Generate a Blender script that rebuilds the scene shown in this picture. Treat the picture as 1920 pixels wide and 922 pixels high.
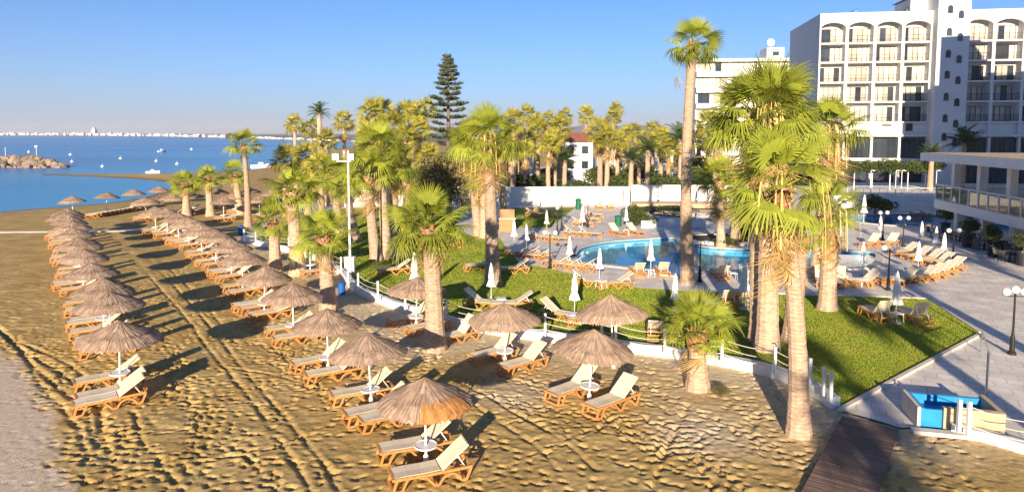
import bpy, math, random
import numpy as np
from mathutils import Matrix, Vector
from mathutils.geometry import tessellate_polygon

for o in list(bpy.data.objects): bpy.data.objects.remove(o)
SC = bpy.context.scene
COL = SC.collection
R = math.radians
rnd = random.Random(7)

# ------------------------------------------------------------------ camera
CAM_H, FPX, PITCH = 9.3, 1250.0, R(4.5)
PCY = 250 + FPX * math.tan(PITCH)
cam = bpy.data.cameras.new('camera')
cam.sensor_width = 36; cam.lens = 36 * FPX / 1920
cam.shift_y = -(461 - PCY) / 1920
cam.clip_start = 0.1; cam.clip_end = 40000
camo = bpy.data.objects.new('camera', cam); COL.objects.link(camo)
camo.location = (0, 0, CAM_H); camo.rotation_euler = (math.pi / 2 - PITCH, 0, 0)
SC.camera = camo

# ------------------------------------------------------------------ light
SUN_EL, SUN_AZ = R(13.8), R(9)          # shadows run away from the camera, a little to the right
w = bpy.data.worlds.new('World'); SC.world = w; w.use_nodes = True
wn = w.node_tree; wn.nodes.clear()
sky = wn.nodes.new('ShaderNodeTexSky'); sky.sky_type = 'NISHITA'; sky.sun_disc = False
sky.sun_elevation = SUN_EL; sky.sun_rotation = math.pi + SUN_AZ
sky.altitude = 0; sky.air_density = 0.78; sky.dust_density = 0.0; sky.ozone_density = 6.5
bg = wn.nodes.new('ShaderNodeBackground'); bg.inputs['Strength'].default_value = 0.083
wo = wn.nodes.new('ShaderNodeOutputWorld')
# lavender morning haze low all round the horizon
wt = wn.nodes.new('ShaderNodeTexCoord'); ws = wn.nodes.new('ShaderNodeSeparateXYZ'); wn.links.new(wt.outputs['Generated'], ws.inputs[0])
w1 = wn.nodes.new('ShaderNodeMath'); w1.operation = 'MULTIPLY'; w1.inputs[1].default_value = -11.0; wn.links.new(ws.outputs['Z'], w1.inputs[0])
w2 = wn.nodes.new('ShaderNodeMath'); w2.operation = 'EXPONENT'; w2.use_clamp = True; wn.links.new(w1.outputs[0], w2.inputs[0])
wm = wn.nodes.new('ShaderNodeMix'); wm.data_type = 'RGBA'; wm.inputs[7].default_value = (2.6, 2.8, 3.6, 1)
wn.links.new(w2.outputs[0], wm.inputs[0]); wn.links.new(sky.outputs[0], wm.inputs[6])
wn.links.new(wm.outputs[2], bg.inputs[0]); wn.links.new(bg.outputs[0], wo.inputs[0])
sun = bpy.data.lights.new('sun', 'SUN'); sun.energy = 4.9; sun.angle = R(0.5); sun.color = (1.0, 0.84, 0.62)
suno = bpy.data.objects.new('sun', sun); COL.objects.link(suno)
sdir = Vector((math.sin(SUN_AZ) * math.cos(SUN_EL), math.cos(SUN_AZ) * math.cos(SUN_EL), -math.sin(SUN_EL)))
suno.rotation_euler = sdir.to_track_quat('-Z', 'Y').to_euler(); suno.location = (-20, -60, 60)
SC.view_settings.view_transform = 'Standard'; SC.view_settings.look = 'None'
SC.view_settings.exposure = 1.0; SC.view_settings.gamma = 1.0; SC.view_settings.use_curve_mapping = False
SC.render.engine = 'CYCLES'
SC.cycles.use_denoising = True
SC.cycles.max_bounces = 6; SC.cycles.transparent_max_bounces = 12
SC.cycles.caustics_reflective = False; SC.cycles.caustics_refractive = False
SC.cycles.sample_clamp_indirect = 4.0

# ------------------------------------------------------------------ pixel -> place
def ray(px, py):
    a = (px - 960) / FPX; b = (PCY - py) / FPX
    return (a, math.cos(PITCH) + b * math.sin(PITCH), -math.sin(PITCH) + b * math.cos(PITCH))
def G(px, py, z=0.0):
    d = ray(px, py); t = (z - CAM_H) / d[2]
    return (d[0] * t, d[1] * t)
def G3(px, py, z=0.0):
    g = G(px, py, z); return Vector((g[0], g[1], z))
def atY(px, py, Y):
    d = ray(px, py); t = Y / d[1]
    return Vector((d[0] * t, Y, CAM_H + d[2] * t))

# ------------------------------------------------------------------ mesh helpers
class MB:
    def __init__(s): s.v = []; s.f = []
    def add(s, vs, fs):
        n = len(s.v); s.v += [tuple(p) for p in vs]; s.f += [tuple(i + n for i in f) for f in fs]; return s
    def box(s, x0, x1, y0, y1, z0, z1):
        return s.add([(x0,y0,z0),(x1,y0,z0),(x1,y1,z0),(x0,y1,z0),(x0,y0,z1),(x1,y0,z1),(x1,y1,z1),(x0,y1,z1)],
                     [(0,3,2,1),(4,5,6,7),(0,1,5,4),(1,2,6,5),(2,3,7,6),(3,0,4,7)])
    def bar(s, p, q, w, h):
        p = Vector(p); q = Vector(q); d = (q - p).normalized()
        u = Vector((0,0,1)).cross(d)
        if u.length < 1e-3: u = Vector((0,1,0))
        u.normalize(); k = d.cross(u)
        a = u * w / 2; b = k * h / 2
        return s.add([p-a-b, p+a-b, p+a+b, p-a+b, q-a-b, q+a-b, q+a+b, q-a+b],
                     [(0,3,2,1),(4,5,6,7),(0,1,5,4),(1,2,6,5),(2,3,7,6),(3,0,4,7)])
    def path(s, pts, w, h):
        for a, b in zip(pts[:-1], pts[1:]): s.bar(a, b, w, h)
        return s
    def tube(s, pts, rad, n=8, cap=True):
        pts = [Vector(p) for p in pts]
        if not isinstance(rad, (list, tuple)): rad = [rad] * len(pts)
        vs = []; fs = []
        for i, p in enumerate(pts):
            d = (pts[min(i+1, len(pts)-1)] - pts[max(i-1, 0)]).normalized()
            u = d.cross(Vector((0,1,0)) if abs(d.y) < .9 else Vector((1,0,0))).normalized(); k = d.cross(u)
            for j in range(n):
                t = 2 * math.pi * j / n
                vs.append(p + (u * math.cos(t) + k * math.sin(t)) * rad[i])
        for i in range(len(pts) - 1):
            for j in range(n):
                a = i*n + j; b = i*n + (j+1) % n
                fs.append((a, b, b+n, a+n))
        if cap:
            fs.append(tuple(range(n-1, -1, -1))); m = (len(pts)-1) * n; fs.append(tuple(range(m, m+n)))
        return s.add(vs, fs)
    def lathe(s, prof, n=16, wob=None):
        vs = []; fs = []
        for i, (r, z) in enumerate(prof):
            for j in range(n):
                t = 2*math.pi*j/n; rr = r * (wob(i, j, t) if wob else 1)
                vs.append((rr*math.cos(t), rr*math.sin(t), z))
        for i in range(len(prof)-1):
            for j in range(n):
                a = i*n+j; b = i*n+(j+1) % n
                fs.append((a, b, b+n, a+n))
        fs.append(tuple(range(n-1, -1, -1))); m = (len(prof)-1)*n; fs.append(tuple(range(m, m+n)))
        return s.add(vs, fs)
    def sphere(s, c, r, n=12, m=8, sq=1):
        prof = [(max(1e-4, r*math.sin(math.pi*i/m)), -r*sq*math.cos(math.pi*i/m)) for i in range(m+1)]
        b = MB().lathe(prof, n)
        return s.add([(x+c[0], y+c[1], z+c[2]) for x, y, z in b.v], b.f)
    def merge(s, V, Fs, M=None):
        if M is not None: V = [tuple(M @ Vector(p)) for p in V]
        return s.add(V, Fs)
    def mesh(s, name, m, smooth=False):
        me = bpy.data.meshes.new(name); me.from_pydata(s.v, [], s.f)
        if m: me.materials.append(m)
        if smooth: me.shade_smooth()
        me.update(); return me
    def obj(s, name, m, parent=None, smooth=False):
        return part(name, s.mesh(name, m, smooth), parent)

def part(name, me, parent=None, M=None):
    o = bpy.data.objects.new(name, me); COL.objects.link(o)
    if parent is not None: o.parent = parent
    if M is not None: o.matrix_local = M
    return o
def tag(o, label=None, cat=None, group=None, kind=None):
    if label: o['label'] = label
    if cat: o['category'] = cat
    if group: o['group'] = group
    if kind: o['kind'] = kind
    return o
def thing(name, label, cat, loc=(0,0,0), rz=0, group=None):
    o = bpy.data.objects.new(name, None); COL.objects.link(o)
    o.empty_display_size = .2
    o.location = loc; o.rotation_euler = (0, 0, rz)
    return tag(o, label, cat, group)
def build(name, spec, label, cat, loc, rz=0, group=None, scale=1.0):
    """spec: list of (part name, mesh, [subspec]) - a fresh copy of a kind of thing, sharing its meshes"""
    t = thing(name, label, cat, loc, rz, group)
    t.scale = (scale,)*3 if not isinstance(scale, tuple) else scale
    for s_ in spec:
        p = part(s_[0], s_[1], t)
        if len(s_) > 2:
            for q in s_[2]: part(q[0], q[1], p)
    return t
def npmesh(name, V, F, m, smooth=False):
    me = bpy.data.meshes.new(name)
    V = np.asarray(V, np.float32); F = np.asarray(F, np.int32); k = F.shape[1]
    me.vertices.add(len(V)); me.vertices.foreach_set('co', V.ravel())
    me.loops.add(F.size); me.loops.foreach_set('vertex_index', F.ravel())
    me.polygons.add(len(F)); me.polygons.foreach_set('loop_start', np.arange(0, F.size, k, dtype=np.int32))
    me.polygons.foreach_set('loop_total', np.full(len(F), k, np.int32))
    if smooth: me.polygons.foreach_set('use_smooth', np.ones(len(F), bool))
    me.materials.append(m); me.update(); me.validate(); return me
def sheet(name, polys, z, m, label=None):
    """flat sheet from an outline and holes given as lists of (x, y)"""
    loops = [[Vector((x, y, 0)) for x, y in p] for p in polys]
    tris = tessellate_polygon(loops)
    pts = [q for l in loops for q in l]
    me = bpy.data.meshes.new(name); me.from_pydata([(p.x, p.y, z) for p in pts], [], [tuple(t) for t in tris])
    me.materials.append(m); me.update()
    if me.polygons and sum(p.normal.z * p.area for p in me.polygons) < 0: me.flip_normals()
    return tag(part(name, me), kind='structure')
def smooth_poly(pts, n=6, closed=False):
    P = [np.array(p, float) for p in pts]; out = []; m = len(P)
    for i in range(m if closed else m-1):
        a = P[(i-1) % m] if closed or i > 0 else P[0]; b = P[i]; c = P[(i+1) % m]
        d = P[(i+2) % m] if closed or i+2 < m else P[-1]
        for k in range(n):
            t = k/n
            q = .5*((2*b)+(c-a)*t+(2*a-5*b+4*c-d)*t*t+(3*b-a-3*c+d)*t**3); out.append(tuple(q))
    if not closed: out.append(tuple(P[-1]))
    return out
def strip_wall(pts, wdt, z0, z1):
    """low wall along a polyline (x, y): closed prism strip"""
    b = MB(); n = len(pts); L = []; Rr = []
    for i, p in enumerate(pts):
        a = pts[max(i-1, 0)]; c = pts[min(i+1, n-1)]
        d = Vector((c[0]-a[0], c[1]-a[1], 0)).normalized(); nx, ny = -d.y, d.x
        L.append((p[0]+nx*wdt/2, p[1]+ny*wdt/2)); Rr.append((p[0]-nx*wdt/2, p[1]-ny*wdt/2))
    vs = []
    for l, r in zip(L, Rr): vs += [(l[0],l[1],z0),(r[0],r[1],z0),(r[0],r[1],z1),(l[0],l[1],z1)]
    fs = []
    for i in range(n-1):
        a = 4*i
        for k in range(4): fs.append((a+k, a+(k+1) % 4, a+4+(k+1) % 4, a+4+k))
    fs += [(3,2,1,0), (4*n-4, 4*n-3, 4*n-2, 4*n-1)]
    return b.add(vs, fs)

# ------------------------------------------------------------------ materials
def mat(name, c1, c2=None, scale=4.0, rough=.7, bump=0.0, bscale=40.0, spec=.3, metal=0.0, rv=0.0, island=0.0,
        stretch=(1,1,1), transl=0.0, detail=4.0, coat=0.0):
    m = bpy.data.materials.new(name); m.use_nodes = True
    nt = m.node_tree; N = nt.nodes; L = nt.links
    bs = N['Principled BSDF']; bs.inputs['Roughness'].default_value = rough
    bs.inputs['Specular IOR Level'].default_value = spec; bs.inputs['Metallic'].default_value = metal
    bs.inputs['Coat Weight'].default_value = coat
    tc = N.new('ShaderNodeTexCoord'); mp = N.new('ShaderNodeMapping'); mp.inputs['Scale'].default_value = stretch
    L.new(tc.outputs['Object'], mp.inputs[0])
    c2 = c2 or tuple(x*.8 for x in c1)
    nz = N.new('ShaderNodeTexNoise'); nz.inputs['Scale'].default_value = scale; nz.inputs['Detail'].default_value = detail
    L.new(mp.outputs[0], nz.inputs['Vector'])
    rp = N.new('ShaderNodeMapRange'); rp.inputs[1].default_value = .3; rp.inputs[2].default_value = .7
    L.new(nz.outputs['Fac'], rp.inputs[0])
    mx = N.new('ShaderNodeMix'); mx.data_type = 'RGBA'
    mx.inputs[6].default_value = (*c1, 1); mx.inputs[7].default_value = (*c2, 1)
    L.new(rp.outputs[0], mx.inputs[0]); out = mx.outputs[2]
    if rv or island:
        hs = N.new('ShaderNodeHueSaturation'); L.new(out, hs.inputs['Color'])
        add = None
        for k, amp in (('obj', rv), ('isl', island)):
            if not amp: continue
            src = (N.new('ShaderNodeObjectInfo').outputs['Random'] if k == 'obj' else N.new('ShaderNodeNewGeometry').outputs['Random Per Island'])
            mr = N.new('ShaderNodeMapRange'); mr.inputs[3].default_value = -amp; mr.inputs[4].default_value = amp
            L.new(src, mr.inputs[0])
            ma = N.new('ShaderNodeMath'); ma.operation = 'ADD'; ma.inputs[1].default_value = 1.0 if add is None else 0
            L.new(mr.outputs[0], ma.inputs[0])
            if add is not None: L.new(add, ma.inputs[1])
            add = ma.outputs[0]
        L.new(add, hs.inputs['Value']); out = hs.outputs[0]
    L.new(out, bs.inputs['Base Color'])
    if bump:
        b = N.new('ShaderNodeBump'); b.inputs['Strength'].default_value = bump; b.inputs['Distance'].default_value = .02
        n2 = N.new('ShaderNodeTexNoise'); n2.inputs['Scale'].default_value = bscale; n2.inputs['Detail'].default_value = 3
        L.new(mp.outputs[0], n2.inputs['Vector']); L.new(n2.outputs['Fac'], b.inputs['Height'])
        L.new(b.outputs[0], bs.inputs['Normal'])
    if transl:
        tr = N.new('ShaderNodeBsdfTranslucent'); L.new(out, tr.inputs['Color'])
        ms = N.new('ShaderNodeMixShader'); ms.inputs[0].default_value = transl
        L.new(bs.outputs[0], ms.inputs[1]); L.new(tr.outputs[0], ms.inputs[2])
        L.new(ms.outputs[0], N['Material Output'].inputs['Surface'])
    return m
M = {}
M['white'] = mat('white_paint', (.80,.79,.77), (.70,.69,.67), 1.2, .6, bump=.15, bscale=20)
M['wallwhite'] = mat('white_render', (.80,.78,.75), (.68,.66,.63), .35, .8, bump=.3, bscale=6)
M['hotel'] = mat('hotel_render', (.76,.74,.71), (.70,.68,.65), .15, .8, bump=.2, bscale=4)
M['resin'] = mat('orange_resin', (.60,.30,.10), (.47,.21,.065), 6, .45, rv=.14)
M['sling'] = mat('cream_sling', (.82,.72,.55), (.75,.65,.48), 12, .7, rv=.06, bump=.2, bscale=160)
M['thatch'] = mat('dry_thatch', (.55,.395,.285), (.38,.255,.175), 3.5, .85, island=.38, rv=.10, transl=.12)
M['thatchnew'] = mat('fresh_thatch', (.62,.30,.10), (.48,.22,.07), 5, .8, island=.25)
M['pole'] = mat('white_pole', (.80,.80,.78), (.72,.72,.70), 3, .4)
M['canvas'] = mat('white_canvas', (.84,.83,.78), (.76,.75,.69), 3, .8, bump=.3, bscale=14)
M['plastic'] = mat('white_plastic', (.80,.81,.82), (.74,.75,.77), 4, .35)
M['trunk'] = mat('palm_trunk', (.60,.43,.30), (.36,.25,.175), 3.2, .9, bump=1.0, bscale=7, stretch=(1.2,1.2,3.2), rv=.15, detail=8)
M['boot'] = mat('palm_leaf_base', (.42,.19,.085), (.26,.12,.06), 8, .85, island=.3)
M['fan'] = mat('fan_frond', (.40,.42,.050), (.24,.30,.040), 1.6, .5, rv=.34, island=.12, transl=.30, spec=.35)
M['fanfar'] = mat('far_fan_frond', (.46,.40,.06), (.26,.27,.045), 1.1, .55, rv=.2, island=.35, transl=.25)
M['date'] = mat('date_frond', (.075,.11,.03), (.045,.075,.022), 2.5, .5, rv=.2, island=.3, transl=.2)
M['dead'] = mat('dead_frond', (.62,.44,.17), (.42,.26,.10), 3, .8, rv=.2, island=.25, transl=.2)
M['stalk'] = mat('seed_stalk', (.72,.55,.18), (.58,.40,.13), 3, .7, island=.25)
M['bush'] = mat('bush_leaf', (.11,.135,.035), (.06,.09,.025), .9, .6, island=.45, transl=.2)
M['olive'] = mat('olive_leaf', (.21,.17,.06), (.11,.11,.04), .8, .65, island=.45, transl=.15)
M['pine'] = mat('pine_needles', (.10,.115,.055), (.06,.08,.04), 1.5, .65, island=.4)
M['bougain'] = mat('magenta_bracts', (.30,.03,.08), (.10,.06,.03), 2, .6, island=.4)
M['bark'] = mat('bark', (.20,.15,.11), (.12,.09,.07), 3, .9, bump=.6, bscale=6)
M['wood'] = mat('deck_plank', (.25,.165,.125), (.16,.105,.08), 7, .75, stretch=(.6,6,6), rv=.22, bump=.4, bscale=30)
M['kioskwood'] = mat('kiosk_wood', (.46,.25,.10), (.36,.19,.08), 4, .6, stretch=(1,1,4))
M['steel'] = mat('steel', (.62,.62,.64), (.5,.5,.52), 4, .25, metal=.9)
M['black'] = mat('black_iron', (.018,.016,.016), (.03,.026,.025), 8, .5)
M['dark'] = mat('dark_frame', (.025,.025,.03), (.035,.035,.04), 3, .5)
M['globe'] = mat('opal_globe', (.86,.85,.82), (.82,.81,.78), 2, .2, coat=.5)
M['rope'] = mat('white_rope', (.78,.74,.66), (.66,.62,.55), 20, .8)
M['rock'] = mat('rock', (.33,.25,.19), (.20,.155,.125), .35, .9, island=.35, bump=.5, bscale=1.5)
M['blue'] = mat('blue_plastic', (.02,.12,.40), (.015,.09,.30), 3, .4)
M['green'] = mat('green_plastic', (.02,.15,.08), (.015,.11,.06), 3, .4)
M['greybox'] = mat('grey_cabinet', (.55,.56,.56), (.47,.48,.48), 2, .5)
M['pot'] = mat('dark_pot', (.03,.032,.04), (.045,.047,.055), 3, .4)
M['curtain'] = mat('curtained_glass', (.68,.61,.50), (.52,.47,.39), 1.2, .08, spec=.6, rv=.25, stretch=(6,6,.2))
M['darkglass'] = mat('dark_glass', (.03,.04,.055), (.05,.06,.075), .4, .06, spec=.8, rv=.3)
M['roofred'] = mat('red_roof', (.36,.14,.085), (.28,.10,.065), 1.5, .8)
M['solar'] = mat('panel_glass', (.05,.06,.09), (.06,.07,.1), 1, .2)
M['city'] = mat('far_city_walls', (.74,.64,.57), (.60,.50,.45), .02, .85, rv=.22)
M['farland'] = mat('far_land', (.25,.22,.19), (.17,.17,.13), .004, .9)
M['hill'] = mat('far_hills', (.20,.19,.20), (.15,.16,.17), .002, .95)
M['boat'] = mat('boat_white', (.8,.8,.8), (.7,.7,.7), 1, .4)
M['beige'] = mat('beige_tile', (.55,.42,.27), (.46,.34,.21), 1.6, .6)
M['soil'] = mat('soil', (.12,.085,.05), (.07,.05,.03), 3, .95)
M['red'] = mat('red_paint', (.5,.03,.02), (.4,.025,.02), 3, .5)
M['rattan'] = mat('rattan_chair', (.13,.12,.12), (.08,.075,.075), 9, .7)
M['coping'] = mat('pool_coping', (.70,.63,.55), (.58,.51,.44), 1.5, .6)

def trunk_mat():
    m = M['trunk']; nt = m.node_tree; N = nt.nodes; L = nt.links; bs = N['Principled BSDF']
    src = bs.inputs['Base Color'].links[0].from_socket; tc = N.new('ShaderNodeTexCoord')
    wv = N.new('ShaderNodeTexWave'); wv.bands_direction = 'Z'; wv.inputs['Scale'].default_value = 2.6; wv.inputs['Distortion'].default_value = 5; wv.inputs['Detail'].default_value = 4; wv.inputs['Detail Scale'].default_value = 2.5
    L.new(tc.outputs['Object'], wv.inputs['Vector'])
    r = N.new('ShaderNodeMapRange'); r.inputs[1].default_value = .0; r.inputs[2].default_value = .6; r.inputs[3].default_value = .80; r.inputs[4].default_value = 1.06; L.new(wv.outputs['Fac'], r.inputs[0])
    h = N.new('ShaderNodeHueSaturation'); L.new(src, h.inputs['Color']); L.new(r.outputs[0], h.inputs['Value']); L.new(h.outputs[0], bs.inputs['Base Color'])
trunk_mat()
def mat_nodes(name):
    m = bpy.data.materials.new(name); m.use_nodes = True
    return m, m.node_tree.nodes, m.node_tree.links, m.node_tree.nodes['Principled BSDF']
# sand: colour from the place's own zones (pale dry sand, golden raked sand), fine grain bump
m, N, L, bs = mat_nodes('sand'); bs.inputs['Roughness'].default_value = .95; bs.inputs['Specular IOR Level'].default_value = .1
at = N.new('ShaderNodeAttribute'); at.attribute_name = 'zone'
tc = N.new('ShaderNodeTexCoord')
n1 = N.new('ShaderNodeTexNoise'); n1.inputs['Scale'].default_value = .55; n1.inputs['Detail'].default_value = 6
n2 = N.new('ShaderNodeTexNoise'); n2.inputs['Scale'].default_value = 7; n2.inputs['Detail'].default_value = 9
L.new(tc.outputs['Object'], n1.inputs['Vector']); L.new(tc.outputs['Object'], n2.inputs['Vector'])
def mixc(a, b, fac):
    x = N.new('ShaderNodeMix'); x.data_type = 'RGBA'
    for sock, val in ((x.inputs[6], a), (x.inputs[7], b), (x.inputs[0], fac)):
        if isinstance(val, tuple): sock.default_value = (*val, 1)
        elif isinstance(val, float): sock.default_value = val
        else: L.new(val, sock)
    return x.outputs[2]
r1 = N.new('ShaderNodeMapRange'); r1.inputs[1].default_value = .35; r1.inputs[2].default_value = .65; L.new(n1.outputs['Fac'], r1.inputs[0])
gold = mixc((.62,.43,.175), (.48,.315,.11), r1.outputs[0])
sep = N.new('ShaderNodeSeparateColor'); L.new(at.outputs['Color'], sep.inputs[0])
c = mixc(gold, (.69,.55,.37), sep.outputs[0])
c = mixc(c, (.74,.58,.42), sep.outputs[1])
c = mixc(c, (.25,.17,.09), sep.outputs[2])
r2 = N.new('ShaderNodeMapRange'); r2.inputs[1].default_value = .3; r2.inputs[2].default_value = .7; r2.inputs[3].default_value = .74; r2.inputs[4].default_value = 1.14
L.new(n2.outputs['Fac'], r2.inputs[0])
hs = N.new('ShaderNodeHueSaturation'); L.new(c, hs.inputs['Color']); L.new(r2.outputs[0], hs.inputs['Value'])
L.new(hs.outputs[0], bs.inputs['Base Color'])
b = N.new('ShaderNodeBump'); b.inputs['Strength'].default_value = .8; b.inputs['Distance'].default_value = .022
n3 = N.new('ShaderNodeTexNoise'); n3.inputs['Scale'].default_value = 26; n3.inputs['Detail'].default_value = 4
L.new(tc.outputs['Object'], n3.inputs['Vector']); L.new(n3.outputs['Fac'], b.inputs['Height'])
b2_ = N.new('ShaderNodeBump'); b2_.inputs['Strength'].default_value = .3; b2_.inputs['Distance'].default_value = .05
vo = N.new('ShaderNodeTexVoronoi'); vo.inputs['Scale'].default_value = 2.3; vo.feature = 'F1'; L.new(tc.outputs['Object'], vo.inputs['Vector'])
vr = N.new('ShaderNodeMapRange'); vr.inputs[1].default_value = .05; vr.inputs[2].default_value = .35; L.new(vo.outputs['Distance'], vr.inputs[0])
L.new(vr.outputs[0], b2_.inputs['Height']); L.new(b.outputs[0], b2_.inputs['Normal']); L.new(b2_.outputs[0], bs.inputs['Normal'])
M['sand'] = m
# lawn
m, N, L, bs = mat_nodes('lawn'); bs.inputs['Roughness'].default_value = .9; bs.inputs['Specular IOR Level'].default_value = .1
tc = N.new('ShaderNodeTexCoord')
n1 = N.new('ShaderNodeTexNoise'); n1.inputs['Scale'].default_value = .35; n1.inputs['Detail'].default_value = 6
n2 = N.new('ShaderNodeTexNoise'); n2.inputs['Scale'].default_value = 14; n2.inputs['Detail'].default_value = 4
for n_ in (n1, n2): L.new(tc.outputs['Object'], n_.inputs['Vector'])
r1 = N.new('ShaderNodeMapRange'); r1.inputs[1].default_value = .35; r1.inputs[2].default_value = .7; L.new(n1.outputs['Fac'], r1.inputs[0])
c = mixc((.24,.32,.030), (.38,.39,.055), r1.outputs[0])
n4 = N.new('ShaderNodeTexNoise'); n4.inputs['Scale'].default_value = .9; n4.inputs['Detail'].default_value = 8; L.new(tc.outputs['Object'], n4.inputs['Vector'])
r4 = N.new('ShaderNodeMapRange'); r4.inputs[1].default_value = .50; r4.inputs[2].default_value = .70; r4.inputs[4].default_value = .75; L.new(n4.outputs['Fac'], r4.inputs[0])
c = mixc(c, (.42,.33,.10), r4.outputs[0])
r2 = N.new('ShaderNodeMapRange'); r2.inputs[1].default_value = .3; r2.inputs[2].default_value = .7; r2.inputs[3].default_value = .7; r2.inputs[4].default_value = 1.15
L.new(n2.outputs['Fac'], r2.inputs[0])
hs = N.new('ShaderNodeHueSaturation'); L.new(c, hs.inputs['Color']); L.new(r2.outputs[0], hs.inputs['Value']); L.new(hs.outputs[0], bs.inputs['Base Color'])
b = N.new('ShaderNodeBump'); b.inputs['Strength'].default_value = .6; b.inputs['Distance'].default_value = .03
n3 = N.new('ShaderNodeTexNoise'); n3.inputs['Scale'].default_value = 30; L.new(tc.outputs['Object'], n3.inputs['Vector']); L.new(n3.outputs['Fac'], b.inputs['Height']); L.new(b.outputs[0], bs.inputs['Normal'])
M['lawn'] = m
M['blade'] = mat('grass_blade', (.25,.33,.034), (.38,.39,.055), .35, .7, island=.18, transl=.25)
# paving: pale stone slabs with thin joints
m, N, L, bs = mat_nodes('paving'); bs.inputs['Roughness'].default_value = .65; bs.inputs['Specular IOR Level'].default_value = .25
tc = N.new('ShaderNodeTexCoord'); mp = N.new('ShaderNodeMapping'); mp.inputs['Rotation'].default_value = (0,0,R(28)); L.new(tc.outputs['Object'], mp.inputs[0])
bk = N.new('ShaderNodeTexBrick'); bk.inputs['Scale'].default_value = 1.0; bk.offset = .5
bk.inputs['Color1'].default_value = (.86,.79,.72,1); bk.inputs['Color2'].default_value = (.77,.70,.63,1); bk.inputs['Mortar'].default_value = (.58,.52,.46,1)
bk.inputs['Mortar Size'].default_value = .02; bk.inputs['Brick Width'].default_value = .9; bk.inputs['Row Height'].default_value = .6; bk.inputs['Bias'].default_value = 0
L.new(mp.outputs[0], bk.inputs['Vector'])
n1 = N.new('ShaderNodeTexNoise'); n1.inputs['Scale'].default_value = .8; n1.inputs['Detail'].default_value = 10; L.new(tc.outputs['Object'], n1.inputs['Vector'])
r2 = N.new('ShaderNodeMapRange'); r2.inputs[1].default_value = .3; r2.inputs[2].default_value = .7; r2.inputs[3].default_value = .74; r2.inputs[4].default_value = 1.1
L.new(n1.outputs['Fac'], r2.inputs[0])
hs = N.new('ShaderNodeHueSaturation'); L.new(bk.outputs['Color'], hs.inputs['Color']); L.new(r2.outputs[0], hs.inputs['Value']); L.new(hs.outputs[0], bs.inputs['Base Color'])
M['paving'] = m
# pool tiles and water
m, N, L, bs = mat_nodes('pool_tile'); bs.inputs['Roughness'].default_value = .4
tc = N.new('ShaderNodeTexCoord'); n1 = N.new('ShaderNodeTexNoise'); n1.inputs['Scale'].default_value = .5; n1.inputs['Detail'].default_value = 5; L.new(tc.outputs['Object'], n1.inputs['Vector'])
c = mixc((.22,.74,.96), (.13,.64,.94), n1.outputs['Fac']); L.new(c, bs.inputs['Base Color'])
M['pooltile'] = m
M['basintile'] = mat('basin_tile', (.03,.30,.62), (.02,.23,.52), 2, .35)
def facing_fresnel(N, L, f0=.02):
    lw = N.new('ShaderNodeLayerWeight'); lw.inputs['Blend'].default_value = .5
    p = N.new('ShaderNodeMath'); p.operation = 'POWER'; p.inputs[1].default_value = 5; L.new(lw.outputs['Facing'], p.inputs[0])
    q = N.new('ShaderNodeMath'); q.operation = 'MULTIPLY_ADD'; q.inputs[1].default_value = 1-f0; q.inputs[2].default_value = f0; L.new(p.outputs[0], q.inputs[0])
    return q
def water(name, tint, bscale, bstr):
    m, N, L, bs = mat_nodes(name); N.remove(bs)
    fr = facing_fresnel(N, L)
    tr = N.new('ShaderNodeBsdfTransparent'); tr.inputs['Color'].default_value = (*tint, 1)
    gl = N.new('ShaderNodeBsdfGlossy'); gl.inputs['Roughness'].default_value = .02
    tc = N.new('ShaderNodeTexCoord'); nz = N.new('ShaderNodeTexNoise'); nz.inputs['Scale'].default_value = bscale; nz.inputs['Detail'].default_value = 3
    L.new(tc.outputs['Object'], nz.inputs['Vector'])
    b = N.new('ShaderNodeBump'); b.inputs['Strength'].default_value = bstr; b.inputs['Distance'].default_value = .02; L.new(nz.outputs['Fac'], b.inputs['Height'])
    L.new(b.outputs[0], gl.inputs['Normal'])
    ms = N.new('ShaderNodeMixShader'); L.new(fr.outputs[0], ms.inputs[0]); L.new(tr.outputs[0], ms.inputs[1]); L.new(gl.outputs[0], ms.inputs[2])
    L.new(ms.outputs[0], N['Material Output'].inputs['Surface']); return m
M['poolwater'] = water('pool_water', (.75,.94,.99), 2.2, .10)
# sea: blue body colour in long bands, small waves
m, N, L, bs = mat_nodes('sea_water'); bs.inputs['Roughness'].default_value = .22; bs.inputs['IOR'].default_value = 1.33; bs.inputs['Specular IOR Level'].default_value = .06
tc = N.new('ShaderNodeTexCoord'); mp = N.new('ShaderNodeMapping'); mp.inputs['Scale'].default_value = (.004,.022,1); mp.inputs['Rotation'].default_value = (0,0,R(-6)); L.new(tc.outputs['Object'], mp.inputs[0])
n1 = N.new('ShaderNodeTexNoise'); n1.inputs['Scale'].default_value = 1.0; n1.inputs['Detail'].default_value = 4; L.new(mp.outputs[0], n1.inputs['Vector'])
r1 = N.new('ShaderNodeMapRange'); r1.inputs[1].default_value = .38; r1.inputs[2].default_value = .64; L.new(n1.outputs['Fac'], r1.inputs[0])
deep = mixc((.0,.14,.42), (.003,.25,.58), r1.outputs[0])
at = N.new('ShaderNodeAttribute'); at.attribute_name = 'shallow'
c = mixc(deep, (.04,.32,.58), at.outputs['Fac']); L.new(c, bs.inputs['Base Color'])
mp2 = N.new('ShaderNodeMapping'); mp2.inputs['Scale'].default_value = (.25,.9,1); L.new(tc.outputs['Object'], mp2.inputs[0])
n2 = N.new('ShaderNodeTexNoise'); n2.inputs['Scale'].default_value = 1.3; n2.inputs['Detail'].default_value = 5; L.new(mp2.outputs[0], n2.inputs['Vector'])
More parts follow.
